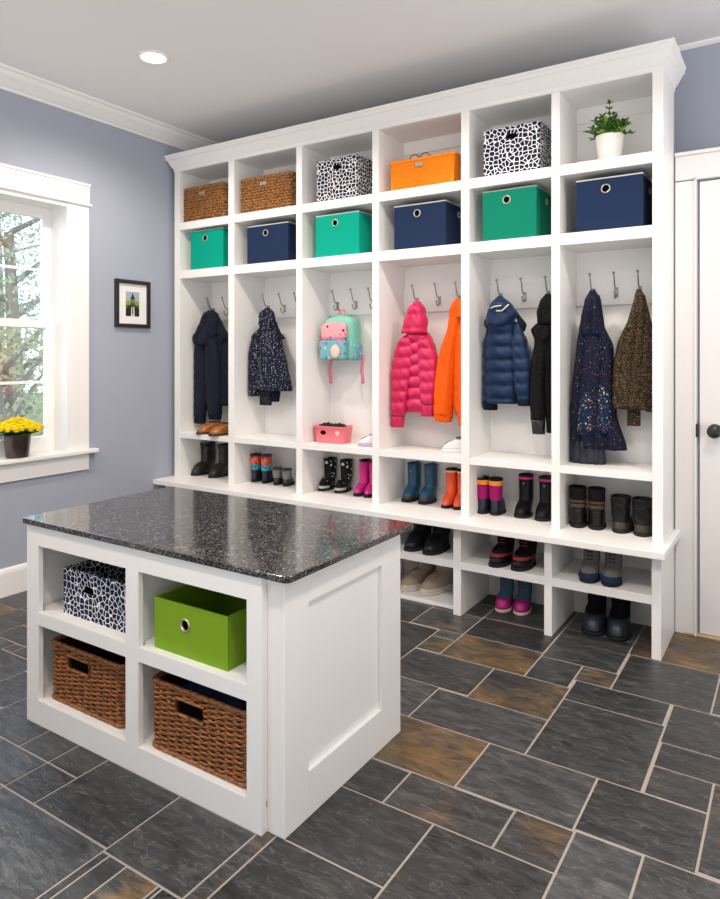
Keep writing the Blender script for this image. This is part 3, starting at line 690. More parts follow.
# ------------------------------------------------------------------ coats
def interp(pl, z):
    if z >= pl[0][1]: return pl[0][0]
    for (xa, za), (xb, zb_) in zip(pl, pl[1:]):
        if zb_ <= z <= za:
            t_ = (za-z)/max(1e-6, za-zb_); t_ = t_*.5+(t_*t_*(3-2*t_))*.5; return xa+(xb-xa)*t_
    return pl[-1][0]
def drape(zc, Lp, Rp, y, t, folds=3, fa=.25, ph=0., quilt=0, qa=.5, rag=0., drift=6., K=None, xmax=None, power=.85, hem=0, flat_=.0):
    """cloth volume hanging between a left and a right outline; zc=(x0,y0,scale) of the measuring frame"""
    x0, y0, s_ = zc
    cv = lambda P: [(q_.x, q_.z) for q_ in (at(x0+a/s_, y0+b/s_, y=y) for a, b in P)]
    Lw, Rw = cv(Lp), cv(Rp)
    Lw.sort(key=lambda q_: -q_[1]); Rw.sort(key=lambda q_: -q_[1])
    if y > YC+.001 and t > .06: y, t = y+.008, t*1.35
    zt = (Lw[0][1]+Rw[0][1])/2; zb_ = (Lw[-1][1]+Rw[-1][1])/2; H = zt-zb_
    K = K or max(14, int(H/.009)); N = 56; loops = []
    for i in range(K+1):
        f_ = i/K; z = zt-H*f_; fl_ = max(0, min(1, f_))
        xl = interp(Lw, Lw[0][1]+(Lw[-1][1]-Lw[0][1])*f_); xr = interp(Rw, Rw[0][1]+(Rw[-1][1]-Rw[0][1])*f_)
        if xmax: xr = min(xr, xmax)
        xl = max(xl, XMIN)
        if xr-xl < .012: xr = xl+.012
        cx, hw_ = (xl+xr)/2, max(.003, (xr-xl)/2)
        end = min(1, math.sqrt(max(0, min(f_*K/3, 1)))*1.0+.15) * (1 if f_ < .985 else .80)
        th = min(t/2, hw_*1.1)*end
        qm = 1.0; qx = 0
        if quilt:
            c_ = abs(math.sin(PI*(zt-z)/quilt)); qm = (1-qa)+qa*c_**.45; qx = -.0045*(1-c_**.45)
        L_ = []
        for j in range(N):
            a = 2*PI*j/N; cs, sn = math.cos(a), math.sin(a)
            xx = math.copysign(abs(cs)**.9, cs); yy = math.copysign(abs(sn)**power, sn)
            fold = 0
            if sn < 0:
                env = (1-abs(xx)**4)
                fold = fa*env*(math.sin(PI*folds*xx+ph+drift*f_*.4)+.45*math.sin(PI*folds*2.3*xx+ph*2-drift*f_*.7+.6))*min(1, .3+f_*1.3)
            px = cx+xx*(hw_+qx); py = y+yy*th*qm*(1-fold*.8)
            pz = z+(rag*math.sin(3*xx+ph)*(1 if f_ > .9 else 0))
            # small crease noise
            py += .0016*math.sin(z*95+xx*7+ph*3)*(1 if sn < 0 else 0)
            L_.append((px, py, pz))
        loops.append(L_)
    return MB().loft(loops)
def hood_fix(m): return m
def coat(name, label, cat, hk, group='coats and jackets hanging from the hooks'):
    x, y, z = HP[hk]; return thing(name, label, cat, (x, y-.03, z-.04), 0, group)
def loop_on(c_, hk, m):
    x, y, z = HP[hk]; MB().tube([(x-.012, y-.03, z-.075), (x-.010, y-.034, z-.05), (x, y-.036, z-.037), (x+.010, y-.034, z-.05), (x+.012, y-.03, z-.075)], .0025, 6).build('hanging_loop', m, c_, True)
YC = .150
XMIN = 0.
nv = mat('navy_softshell', (.008, .011, .024), .75, bump=.25, bscale=220, sheen=.04)
nvd = mat('navy_ribbing', (.009, .011, .022), .85)
zc = (180, 290, 6)
# 1 plain navy
XMIN = 0.054
c_ = coat('hooded_coat', 'plain navy hooded coat hanging in the leftmost bay', 'coat', (0, 1)); loop_on(c_, (0, 1), nvd)
drape(zc, [(160,150),(120,230),(100,330),(98,600),(100,690)], [(210,150),(262,240),(290,300),(302,400),(300,690)], YC+.012, .07, 4, .2).build('body', nv, c_, True)
drape(zc, [(105,300),(85,420),(72,600),(78,760)], [(150,300),(165,450),(165,640),(148,760)], YC-.012, .075, 1.2, .1, .5).build('sleeve', nv, c_, True)
drape(zc, [(78,745),(80,800)], [(150,745),(146,800)], YC-.012, .06, 6, .12).build('cuff', nvd, c_, True)
drape(zc, [(165,310),(166,500),(170,650),(178,748)], [(222,250),(246,400),(250,600),(243,748)], YC-.018, .08, 1.4, .12, 1.5).build('sleeve', nv, c_, True)
drape(zc, [(177,735),(182,778)], [(244,735),(240,778)], YC-.018, .066, 6, .12).build('cuff', nvd, c_, True)
drape(zc, [(205,130),(215,190),(235,260),(245,330)], [(225,150),(250,215),(292,285),(262,340)], YC, .06, 2, .2).build('collar', nv, c_, True)
drape(zc, [(170,118),(142,165),(112,235),(74,288),(98,325)], [(200,122),(218,150),(232,190),(228,260),(200,332)], YC-.022, .10, 1.6, .18, .6).build('hood', nv, c_, True)
# 2 dotted navy
XMIN = 0.548
dt = pattern('navy_white_dots', (.011, .013, .030), [(.48, .48, .52)], 88, .24, rnd=.55)
c_ = coat('hooded_coat', 'navy hooded raincoat with small white dots in the second bay', 'coat', (1, 0)); loop_on(c_, (1, 0), nvd)
drape(zc, [(495,180),(478,350),(466,540),(462,598)], [(560,170),(600,320),(632,450),(664,610)], YC+.005, .085, 3.2, .25, .4).build('body', dt, c_, True)
drape(zc, [(488,205),(440,275),(415,400),(400,550),(396,632)], [(500,215),(490,300),(482,430),(466,640)], YC-.004, .075, 1.5, .15).build('sleeve', dt, c_, True)
drape(zc, [(480,585),(482,690)], [(545,585),(547,690)], YC+.016, .05, 3, .25).build('lining_and_hole_shade', pattern('dark_lining', (.012,.015,.02), [(.25,.27,.28)], 120, .2), c_, True)
drape(zc, [(548,590),(556,668)], [(602,590),(592,672)], YC+.02, .045, 3, .25).build('lining_and_hole_shade', nvd, c_, True)
drape(zc, [(560,180),(580,240),(600,300)], [(570,190),(600,250),(628,290)], YC, .04, 2, .1).build('collar', nvd, c_, True)
drape(zc, [(512,106),(484,150),(482,200),(492,240)], [(536,106),(556,140),(566,190),(560,240)], YC-.012, .09, 1.5, .15).build('hood', dt, c_, True)
# 3 pink puffer
XMIN = 1.618
zc = (380, 280, 5.62)
pk = mat('raspberry_nylon', (.56, .006, .085), .42, bump=.35, bscale=45, sheen=.05)
c_ = coat('puffer_jacket', 'raspberry pink quilted puffer jacket with hood', 'jacket', (3, 0)); loop_on(c_, (3, 0), pk)
drape(zc, [(150,290),(160,400),(155,600),(146,742)], [(262,285),(300,360),(318,450),(320,560),(303,742)], YC+.008, .10, 1.4, .05, quilt=.062, qa=.4).build('body', pk, c_, True)
drape(zc, [(132,300),(92,370),(70,470),(50,600),(40,740),(48,760)], [(180,320),(198,400),(190,480),(168,600),(148,740),(140,760)], YC-.018, .09, 1, .05, quilt=.062, qa=.4).build('sleeve', pk, c_, True)
drape(zc, [(50,755),(54,826)], [(136,755),(130,826)], YC-.016, .066, 7, .1).build('cuff', pk, c_, True)
drape(zc, [(215,310),(216,450),(225,600),(232,700)], [(285,330),(322,450),(322,560),(305,700)], YC-.018, .085, 1, .08, quilt=.062, qa=.4).build('sleeve', pk, c_, True)
drape(zc, [(232,695),(234,766)], [(306,695),(300,766)], YC-.016, .062, 6, .1).build('cuff', pk, c_, True)
drape(zc, [(196,118),(160,170),(135,240),(124,300)], [(226,118),(250,165),(266,240),(262,302)], YC-.02, .105, 1.4, .2, quilt=.075, qa=.15).build('hood', pk, c_, True)
# 4 orange
og = mat('orange_softshell', (.80, .105, .004), .6, bump=.3, bscale=120)
c_ = coat('rain_jacket', 'bright orange jacket partly behind the divider, right of the pink puffer', 'jacket', (3, 2)); loop_on(c_, (3, 2), og)
XM = 2.098
drape(zc, [(425,130),(410,300),(405,500),(415,700),(428,765)], [(455,120),(500,250),(530,400),(530,700),(520,760)], YC+.01, .08, 3, .2, xmax=XM).build('body', og, c_, True)
drape(zc, [(425,140),(395,200),(383,280),(345,390),(325,470),(308,620),(305,760)], [(455,130),(450,300),(432,430),(418,600),(405,765)], YC-.012, .085, 1.3, .12, .8).build('sleeve', og, c_, True)
drape(zc, [(305,752),(312,790)], [(408,757),(398,802)], YC-.012, .075, 8, .1).build('cuff', og, c_, True)
drape(zc, [(438,300),(430,500),(430,650),(445,810)], [(500,250),(515,400),(505,650),(500,830)], YC-.016, .07, 1.3, .15, 2., xmax=XM).build('sleeve', og, c_, True)
drape(zc, [(426,104),(408,130),(394,165),(392,200)], [(452,104),(480,140),(500,190),(500,230)], YC-.006, .085, 1.5, .15, xmax=XM).build('collar', og, c_, True)
# 5 blue puffer
XMIN = 2.152
zc = (470, 270, 5.29)
bp = mat('blue_nylon', (.005, .022, .070), .5, spec=.25, bump=.35, bscale=45, sheen=.05)
bd = mat('dark_blue_lining', (.006, .010, .026), .7)
c_ = coat('puffer_jacket', 'dark blue quilted puffer jacket with pale piping on the hood', 'jacket', (4, 0)); loop_on(c_, (4, 0), bd)
drape(zc, [(100,270),(92,400),(96,600),(96,704)], [(240,270),(262,400),(262,600),(250,706)], YC+.006, .11, 1.2, .04, quilt=.066, qa=.38).build('body', bp, c_, True)
drape(zc, [(88,290),(60,420),(54,550),(66,700)], [(112,300),(108,420),(105,560),(135,700)], YC+.012, .08, 1, .05, quilt=.062, qa=.25).build('sleeve', bp, c_, True)
drape(zc, [(66,695),(72,740)], [(138,695),(140,740)], YC+.010, .07, 6, .1).build('cuff', bd, c_, True)
drape(zc, [(235,270),(222,400),(236,600),(252,690)], [(262,280),(302,380),(326,520),(322,690)], YC-.018, .09, 1, .05, quilt=.062, qa=.38).build('sleeve', bp, c_, True)
drape(zc, [(252,684),(256,718)], [(322,684),(318,718)], YC-.016, .07, 6, .1).build('cuff', bd, c_, True)
drape(zc, [(78,262),(76,285),(92,318)], [(110,255),(115,290),(112,320)], YC-.004, .06, 1, .1).build('collar', bd, c_, True)
drape(zc, [(232,225),(250,265),(272,322)], [(255,225),(298,292),(290,328)], YC-.01, .06, 1, .1).build('collar', bd, c_, True)
drape(zc, [(144,136),(112,185),(90,235),(88,285),(128,312)], [(172,136),(222,186),(258,232),(228,272),(172,312)], YC-.03, .12, 1.2, .12, quilt=.09, qa=.12).build('hood', bp, c_, True)
wp = mat('cream_piping', (.7, .66, .5), .6)
hy = YC-.092
for pts in ([(108,203),(125,194),(165,188)], [(138,216),(168,216),(205,182)]):
    MB().tube([at(470+a/5.29, 270+b/5.29, y=YC-.088) for a, b in pts], .0035, 6).build('piping', wp, c_, True)
# 6 black
bk_ = pattern('black_flecked', (.007, .0065, .007), [(.10, .09, .09)], 150, .16, rough=.8)
c_ = coat('hooded_coat', 'black flecked hooded jacket right of the blue puffer', 'jacket', (4, 2)); loop_on(c_, (4, 2), M['black'])
XM = 2.561
drape(zc, [(385,200),(375,350),(388,600),(405,862)], [(430,170),(470,300),(480,500),(475,862)], YC+.008, .08, 3, .2, xmax=XM).build('body', bk_, c_, True)
drape(zc, [(350,300),(342,390),(326,500),(320,700),(324,790)], [(420,300),(410,450),(398,650),(396,790)], YC-.012, .085, 1.4, .12).build('sleeve', bk_, c_, True)
drape(zc, [(324,782),(332,866)], [(397,782),(396,868)], YC-.01, .066, 7, .1).build('cuff', M['black'], c_, True)
drape(zc, [(350,285),(323,318),(345,372)], [(440,280),(450,330),(430,372)], YC-.014, .08, 1.6, .15).build('collar', bk_, c_, True)
drape(zc, [(400,124),(372,165),(356,220),(360,285)], [(424,124),(455,170),(468,230),(455,290)], YC-.02, .095, 1.4, .15, xmax=XM).build('hood', bk_, c_, True)
# 7 long navy multi
XMIN = 2.610
zc = (555, 260, 4.28)
mu = pattern('navy_confetti', (.010, .013, .032), [(.38,.13,.02), (.50,.44,.30), (.02,.10,.20), (.30,.02,.03), (.012,.016,.04), (.012,.016,.04)], 95, .19, rough=.75)
mu2 = pattern('navy_confetti_dense', (.010, .022, .055), [(.5,.24,.03), (.65,.6,.42), (.03,.24,.42), (.02,.12,.3), (.4,.04,.05)], 85, .28, rough=.75)
c_ = coat('long_coat', 'long navy raincoat with colourful confetti print', 'coat', (5, 0)); loop_on(c_, (5, 0), nvd)
drape(zc, [(160,150),(112,240),(92,380),(72,560),(42,800)], [(190,150),(208,280),(248,370),(250,500),(262,660),(308,812)], YC+.008, .10, 4.2, .3, .3).build('body', mu, c_, True)
drape(zc, [(150,260),(125,400),(108,560),(92,755)], [(190,260),(192,400),(186,560),(176,755)], YC-.022, .075, 1.3, .14, .8).build('sleeve', mu, c_, True)
drape(zc, [(122,570),(106,620),(94,740)], [(170,540),(182,620),(178,738)], YC-.026, .080, 1.3, .12, .8).build('printed_panel', mu2, c_, True)
drape(zc, [(196,300),(198,400),(190,520),(180,640),(174,742)], [(215,290),(242,420),(240,540),(242,640),(240,745)], YC-.022, .07, 1.3, .12, 2).build('sleeve', mu, c_, True)
drape(zc, [(196,505),(180,600),(176,735)], [(228,500),(240,580),(241,737)], YC-.026, .076, 1.3, .12, 2).build('printed_panel', mu2, c_, True)
drape(zc, [(62,770),(60,868)], [(212,750),(216,876)], YC+.004, .075, 5, .25).build('lining_and_hole_shade', mat('dark_navy_lining', (.008, .010, .024), .45), c_, True)
drape(zc, [(150,126),(128,175),(114,250),(112,330)], [(172,126),(196,170),(205,240),(214,320)], YC-.016, .095, 2.4, .3).build('hood', mu, c_, True)
# 8 brown tweed
tw = pattern('brown_tweed', (.030, .022, .015), [(.17,.105,.055), (.07,.045,.027), (.27,.19,.12), (.04,.026,.016)], 190, .42, rough=.9)
c_ = coat('tweed_jacket', 'brown tweed patterned jacket hanging in the rightmost bay', 'jacket', (5, 2)); loop_on(c_, (5, 2), tw)
XM = 3.004
drape(zc, [(348,150),(318,235),(264,370),(245,470),(240,632)], [(380,150),(402,230),(430,330),(442,450),(444,645)], YC+.002, .10, 4.5, .28, 1., xmax=XM).build('body', tw, c_, True)
drape(zc, [(310,620),(308,700)], [(366,620),(366,718)], YC+.012, .05, 3, .2).build('sleeve', tw, c_, True)
drape(zc, [(380,600),(390,648)], [(444,600),(440,652)], YC+.002, .05, 3, .2, xmax=XM).build('sleeve', tw, c_, True)
drape(zc, [(350,124),(342,150),(325,220),(300,300)], [(368,124),(388,160),(400,220),(410,300)], YC-.012, .09, 2.6, .3).build('collar', tw, c_, True)

# ------------------------------------------------------------------ backpack
zc = (305, 280, 7.49); yb = .175
A = lambda a, b, y: at(305+a/7.49, 280+b/7.49, y=y)
x0, x1 = max(A(108, 400, .125).x, 1.09), A(312, 400, .125).x; z0, z1 = A(200, 600, .125).z, A(200, 262, .125).z
bpk = thing('backpack', 'small pastel teal and pink backpack hanging in the third bay', 'backpack', ((x0+x1)/2, .2, z0))
def rbox(m, xa, xb, ya, yb_, za, zb2, r=.03, rt=.06, n=28):
    loops = []; K = 14
    for i in range(K+1):
        f_ = i/K; z = za+(zb2-za)*f_; top = max(0, (f_-(1-rt/(zb2-za)))/(rt/(zb2-za))) if rt > 0 else 0
        bot = max(0, 1-f_/.12); s_ = math.sqrt(max(.03, 1-top**2.4)); s_ *= 1-.10*bot**2
        L_ = []
        for j in range(n):
            a = 2*PI*j/n; c1, s1 = math.cos(a), math.sin(a)
            L_.append(((xa+xb)/2+math.copysign(abs(c1)**.42, c1)*(xb-xa)/2*(s_**.7), (ya+yb_)/2+math.copysign(abs(s1)**.42, s1)*(yb_-ya)/2*(.35+.65*s_), z))
        loops.append(L_)
    return m.loft(loops)
tl = mat('mint_fabric', (.22, .55, .44), .75, bump=.2, bscale=150, var=.15); pkf = pattern('pink_print', (.80, .36, .40), [(.02,.02,.03), (.75,.15,.3), (.2,.5,.5), (.80,.36,.40)], 42, .34)
blf = pattern('blue_print', (.16, .42, .48), [(.75,.45,.45), (.08,.22,.4), (.6,.25,.4)], 40, .36); pks = mat('pink_webbing', (.80, .22, .33), .7)
rbox(MB(), x0, x1+.02, .155, .268, z0, z1).build('main_body', tl, bpk, True)
zm = A(200, 440, .15).z
rbox(MB(), x0+.002, x1-.012, .128, .165, zm+.004, A(200, 315, .15).z, rt=.04).build('upper_pocket', pkf, bpk, True)
rbox(MB(), x0, x1-.005, .112, .165, z0+.004, zm+.002, rt=.02).build('lower_pocket', blf, bpk, True)
rbox(MB(), x1+.012, x1+.035, .17, .25, z0+.004, A(340, 470, .17).z, rt=.02).build('side_pocket', blf, bpk, True)
MB().tube([(x0+.004, .112, zm), ((x0+x1)/2, .108, zm+.001), (x1-.008, .112, zm)], .0035, 6).build('zip', pks, bpk, True)
MB().ball(((x0+x1)/2+.03, .104, z0+.05), .034, sq=(1, .3, 1.15)).build('patch', mat('peach_patch', (.85, .55, .45), .8), bpk, True)
h0 = HP[(2, 0)]
MB().tube([((x0+x1)/2-.022, .2, z1-.012), ((x0+x1)/2-.012, .22, z1+.03), (h0[0]+.002, h0[1]-.034, h0[2]-.036), ((x0+x1)/2+.022, .22, z1+.03), ((x0+x1)/2+.03, .2, z1-.012)], .0035, 6).build('hanging_loop', pks, bpk, True)
for a, b_ in ((190, 775), (430, 775)):
    yv = .235; q_ = A(a, b_, yv); t_ = A(a, 560, yv); pts = [(q_.x+.004*math.sin(k*1.1), yv, t_.z+(q_.z-t_.z)*k/8) for k in range(9)]
    m = MB().loft([[(x-.010, y-.002, z), (x+.010, y-.002, z), (x+.010, y+.002, z), (x-.010, y+.002, z)] for x, y, z in pts]); m.build('strap', pks, bpk, True)

# ------------------------------------------------------------------ shoes
LE = {
 'blk': mat('black_rubber', (.008, .008, .009), .3, bump=.1, bscale=60, spec=.22), 'brn': mat('dark_brown_leather', (.018, .013, .010), .38, bump=.3, bscale=70),
 'sole': mat('black_sole', (.02, .02, .02), .7), 'grysole': mat('grey_sole', (.35, .34, .33), .7), 'tan': mat('caramel_leather', (.34, .12, .022), .35, bump=.3, bscale=60, var=.6),
 'red': pattern('red_blue_print', (.80, .10, .04), [(.02,.03,.09), (.1,.4,.5), (.8,.10,.04)], 48, .36), 'tealp': pattern('teal_print', (.06, .36, .46), [(.02,.04,.1), (.8,.12,.05)], 45, .35),
 'nvy': mat('navy_rubber', (.012, .016, .035), .35), 'gry': mat('grey_felt', (.21, .21, .22), .85, bump=.4, bscale=120), 'dgr': mat('charcoal_rubber', (.04, .04, .043), .5),
 'dot': pattern('black_with_pale_dots', (.014, .014, .015), [(.75,.72,.62)], 36, .24, rough=.45, rnd=.9), 'pnk': mat('magenta_rubber', (.66, .02, .24), .28),
 'blu': mat('petrol_blue_rubber', (.010, .07, .15), .3), 'orr': mat('coral_rubber', (.82, .10, .03), .3), 'ltn': mat('pale_band', (.80, .55, .35), .5), 'slg': mat('slate_sole', (.09, .12, .13), .6),
 'mag': mat('magenta_fabric', (.36, .008, .14), .6, bump=.2, bscale=90), 'orc': mat('orange_cuff', (.88, .30, .04), .7), 'bro': mat('brown_strap', (.09, .058, .042), .7),
 'grb': mat('taupe_rubber', (.040, .034, .029), .55), 'bei': mat('beige_suede', (.36, .29, .22), .85, bump=.25, bscale=90), 'bes': mat('pale_sole', (.62, .57, .50), .7),
 'redt': mat('dark_red_trim', (.25, .02, .03), .5), 'blf': mat('black_fabric', (.007, .0065, .007), .8, bump=.5, bscale=90),
 'gtx': mat('grey_suede', (.14, .13, .125), .8, bump=.3, bscale=90), 'bll': mat('blue_suede', (.010, .028, .07), .7), 'tqq': mat('turquoise_fabric', (.045, .17, .23), .7, bump=.3, bscale=120), 'hpk': mat('hot_pink_toe', (.45, .01, .20), .5),
 'wht': mat('white_leather', (.78, .76, .75), .45), 'lil': mat('lilac_trim', (.50, .38, .60), .6), 'grn': mat('green_trim', (.03, .22, .13), .6), 'snow': mat('navy_snow_rubber', (.012, .02, .032), .35), 'pal': mat('pale_edge', (.5, .5, .48), .6)}
def shoe_sec(z, L, W, H, fh, sd, sw, flare=0., pinch=.0):
    """front y, back y, half width of the horizontal section at height z; toe towards -y, heel at +L/2"""
    hb = L/2
    if z < fh:
        t = z/fh; fr = (hb-sd) - (L-sd)*max(0., 1-t**2.3)**.62
        wv = (W/2)*(1-t**3)+ (sw/2)*t**3
        bk2 = hb-.006*math.sin(PI*t)
    else:
        t = (z-fh)/max(1e-4, H-fh); fr = hb-sd-flare*t+pinch*math.sin(PI*min(1, t*1.3)); wv = sw/2+flare*.5*t; bk2 = hb+flare*.4*t
    return fr, bk2, wv
def shoe_loop(z, P, off=0., n=32):
    fr, bk2, wv = shoe_sec(z, **P); fr -= off; bk2 += off; wv += off; cy, hl = (fr+bk2)/2, (bk2-fr)/2; L_ = []
    longish = min(1, max(0, (hl*2-P['sd'])/(P['L']-P['sd']+1e-6)))
    for j in range(n):
        a = 2*PI*j/n; c1, s1 = math.cos(a), math.sin(a); yn = s1
        wf = 1-longish*(.16*max(0, yn)+.10*(1-abs(yn))*0) - longish*.10*math.exp(-((yn-.25)/.3)**2)
        L_.append((wv*wf*math.copysign(abs(c1)**.85, c1), cy+hl*math.copysign(abs(s1)**.92, s1), z))
    return L_
def shoe(name, label, cat, loc, rz, P, segs, sole='sole', sh=.016, group=None, extras=(), top='blk'):
    """segs: list of (part name, z0 fraction, z1 fraction, material)"""
    t = thing(name, label, cat, loc, rz, group); H = P['H']
    s0 = [[(x*1.04, y*1.02, z) for x, y, _ in shoe_loop(min(sh, .012), P, .002)] for z in (0, sh*.5)] + [[(x, y, sh) for x, y, _ in shoe_loop(sh, P, .0015)]]
    MB().loft(s0).build('sole', LE[sole], t)
    for nm, a, b, m in segs:
        z0 = max(sh, a*H) if a == 0 else a*H; z1 = b*H; K = max(3, int((z1-z0)/.008)); off = .0 if 'cuff' not in nm and 'strap' not in nm and 'band' not in nm else .0022
        lps = [shoe_loop(z0+(z1-z0)*i/K, P, off+(.0012*math.sin(i*1.3) if m in ('blf', 'brn') else 0)) for i in range(K+1)]
        last = b > .999
        if last:
            lp = shoe_loop(z1, P, off-.003); lps.append([(x, y, z1+.0015) for x, y, z in lp]); lp2 = shoe_loop(z1, P, off-.006); lps.append([(x, y, z1-.004) for x, y, z in lp2]); lps.append([(x*.98, y, z1-.03) for x, y, z in lp2])
        po = MB().loft(lps, True, off > 0 or a == 0, True).build(nm, LE[m], t)
        if nm in ('upper', 'shaft', 'upper_shaft'): up = po
        elif a == 0: up = po
        if last: MB().loft([[(x, y, z1-.0285) for x, y, z in lp2], [(x, y, z1-.0275) for x, y, z in lp2]]).build('opening_shade', M['dark'], t)  # dark cap stands for the shade down inside the shoe
    for ex in extras:
        k = ex[0]
        if k == 'laces':
            z0, z1 = ex[1]*H, ex[2]*H; m = MB()
            for i in range(ex[4] if len(ex) > 4 else 4):
                z = z0+(z1-z0)*i/3.; fr, bk2, wv = shoe_sec(z, **P); f2, _, _ = shoe_sec(z+.008, **P)
                m.tube([(-wv*.42, fr+.004, z), (0, (fr+f2)/2-.004, z+.004), (wv*.42, f2+.004, z+.008)], .0018, 5); m.tube([(wv*.42, fr+.004, z), (0, (fr+f2)/2-.0045, z+.004), (-wv*.42, f2+.004, z+.008)], .0018, 5)
            m.build('lace', LE[ex[3]], up)
        if k == 'toecap':
            z1 = ex[1]*H; lps = []
            for i in range(6):
                z = sh+(z1-sh)*i/5; lp = shoe_loop(z, P, .0022); fr, _, _ = shoe_sec(z, **P); lim = fr+ex[3]*P['L']; lps.append([(x, min(y, lim), z2) for x, y, z2 in lp])
            MB().loft(lps).build('toe_cap', LE[ex[2]], t)
        if k == 'pull':
            fr, bk2, wv = shoe_sec(H*.97, **P); m = MB(); yy = bk2 if ex[1] == 'back' else fr
            m.tube([(-.007, yy, H-.015), (-.007, yy, H+.008), (.007, yy, H+.008), (.007, yy, H-.015)], .002, 5); m.build('pull_tab', LE[ex[2]], up)
        if k == 'badge':
            fr, bk2, wv = shoe_sec(H*ex[1], **P); MB().lathe([(.0005, -.003), (ex[3], -.003), (ex[3], .003)], (0, fr, H*ex[1]), 14, 'y').build('badge', LE[ex[2]], up)
    return t
def pair(name, base, cat, px, z, P, segs, toe='out', group=None, rz=0., du=0., **kw):
    for i, (u, v, lab) in enumerate(px):
        p = at(u-3.2+du, v, z=z); L = P['L']; cy = p.y+L/2
        lim = (BP if z < .6 else BP) - .006 - L/2
        cy = min(cy, lim)
        r = (0 if toe == 'out' else PI)+rz
        shoe(name, lab+' '+base if not lab.endswith('.') else lab[:-1], cat, (p.x, cy, z), r, P, segs, group=group, **kw)
def PP(L, W, H, fh, sd=None, sw=None, flare=.004, pinch=0.): return dict(L=L, W=W, H=H, fh=fh, sd=sd or L*.52, sw=sw or W*.92, flare=flare, pinch=pinch)
# lower row of lockers (on the bench top)
pair('rubber_boot', 'tall dark brown boot in the leftmost shoe cubby', 'boot', [(197, 475.5, 'left'), (215.5, 477.6, 'front right')], BT, PP(.20, .085, .212, .085), [('upper', 0, .93, 'brn'), ('cuff', .93, 1, 'brn')], group='dark brown boots in the leftmost cubby')
pair('rubber_boot', '', 'boot', [(213.5, 470, 'dark brown boot half hidden between the two front ones, leftmost shoe cubby.')], BT, PP(.13, .075, .20, .08), [('upper', 0, .93, 'brn'), ('cuff', .93, 1, 'brn')], group='dark brown boots in the leftmost cubby')
pair('rain_boot', 'child rain boot with red and teal shaft', 'boot', [(253.8, 482, 'left'), (264.6, 483.2, 'right')], BT, PP(.155, .064, .178, .078), [('foot', 0, .45, 'nvy'), ('lower_shaft', .45, .66, 'tealp'), ('upper_shaft', .66, .95, 'red'), ('cuff', .95, 1, 'nvy')], 'in', 'red and teal child boots', .25)
pair('ankle_boot', 'grey felt ankle boot beside the red and teal boots', 'boot', [(275.6, 485, 'left'), (285, 486.3, 'right')], BT, PP(.13, .060, .105, .055), [('foot', 0, .42, 'dgr'), ('upper', .42, .93, 'gry'), ('cuff', .93, 1, 'dgr')], 'in', 'grey ankle boots', .35, extras=(('pull', 'back', 'dgr'),))
pair('rubber_boot', 'black boot with pale dots in the third shoe cubby', 'boot', [(324.5, 490.6, 'left'), (340.5, 492.8, 'right')], BT, PP(.155, .07, .185, .075, pinch=.003), [('foot', 0, .30, 'blk'), ('upper', .30, .94, 'dot'), ('cuff', .94, 1, 'blk')], 'out', 'black boots with pale dots', .05, extras=(('badge', .88, 'wht', .009), ('toecap', .16, 'pal', .3)))
pair('rubber_boot', 'bright pink rubber boot beside the dotted black boots', 'boot', [(358.5, 496.5, 'left'), (368.6, 497.8, 'right')], BT, PP(.145, .058, .20, .07, sw=.058), [('foot', 0, .10, 'blk'), ('upper', .10, .97, 'pnk'), ('cuff', .97, 1, 'blk')], 'out', 'pink rubber boots')
pair('rubber_boot', 'petrol blue rubber boot in the fourth shoe cubby', 'boot', [(408.7, 501.9, 'left'), (425, 504.4, 'right')], BT, PP(.155, .075, .205, .082, sw=.066), [('foot', 0, .18, 'dgr'), ('upper', .18, .97, 'blu'), ('cuff', .97, 1, 'blu')], 'out', 'petrol blue rubber boots', extras=(('badge', .80, 'gry', .006), ('pull', 'back', 'blk')))
pair('rubber_boot', 'coral orange rubber boot beside the blue boots', 'boot', [(447, 508.5, 'left'), (458.5, 510, 'right')], BT, PP(.14, .058, .20, .07, sw=.057), [('foot', 0, .09, 'slg'), ('upper', .09, .92, 'orr'), ('band', .92, .97, 'ltn'), ('cuff', .97, 1, 'blk')], 'out', 'coral rubber boots')
pair('rain_boot', 'magenta and navy boot with orange cuff, toe to the back', 'boot', [(482.4, 513.9, 'left'), (495.2, 515.5, 'right')], BT, PP(.155, .072, .185, .085, sw=.064), [('foot', 0, .42, 'nvy'), ('shaft', .42, .82, 'mag'), ('cuff_band', .82, .95, 'orc'), ('inner_cuff', .95, 1, 'blk')], 'in', 'magenta and navy boots', .12, extras=())
pair('rubber_boot', 'black rubber boot with pink top edge', 'boot', [(522, 518.3, 'left'), (543, 521.4, 'right')], BT, PP(.15, .080, .205, .075, sw=.068), [('upper', 0, .90, 'blk'), ('cuff_band', .90, .95, 'redp'), ('inner_cuff', .95, 1, 'blk')] if 0 else [('upper', 0, .90, 'blk'), ('cuff_band', .90, .96, 'pnk'), ('inner_cuff', .96, 1, 'blk')], 'out', 'black boots with pink edge', extras=(('badge', .80, 'gry', .006),))
pair('winter_boot', 'black boot with crossed brown strap in the rightmost shoe cubby', 'boot', [(577, 527.8, 'left'), (595.8, 530, 'right')], BT, PP(.16, .082, .19, .09, sw=.072), [('foot', 0, .45, 'blk'), ('ankle', .45, .52, 'blk'), ('strap', .52, .60, 'bro'), ('shaft', .60, .66, 'blk'), ('upper_strap', .64, .70, 'bro'), ('cuff', .70, 1, 'blf')], 'in', 'black boots with brown straps', .2)
pair('rubber_boot', 'short wide black boot with taupe heel at the right end', 'boot', [(621.8, 533.6, 'left'), (643.8, 537, 'right')], BT, PP(.17, .090, .165, .075, sd=.085, sw=.080, flare=.008), [('foot', 0, .30, 'grb'), ('upper', .30, .80, 'blk'), ('cuff', .80, 1, 'blk')], 'in', 'short black boots at the right end')
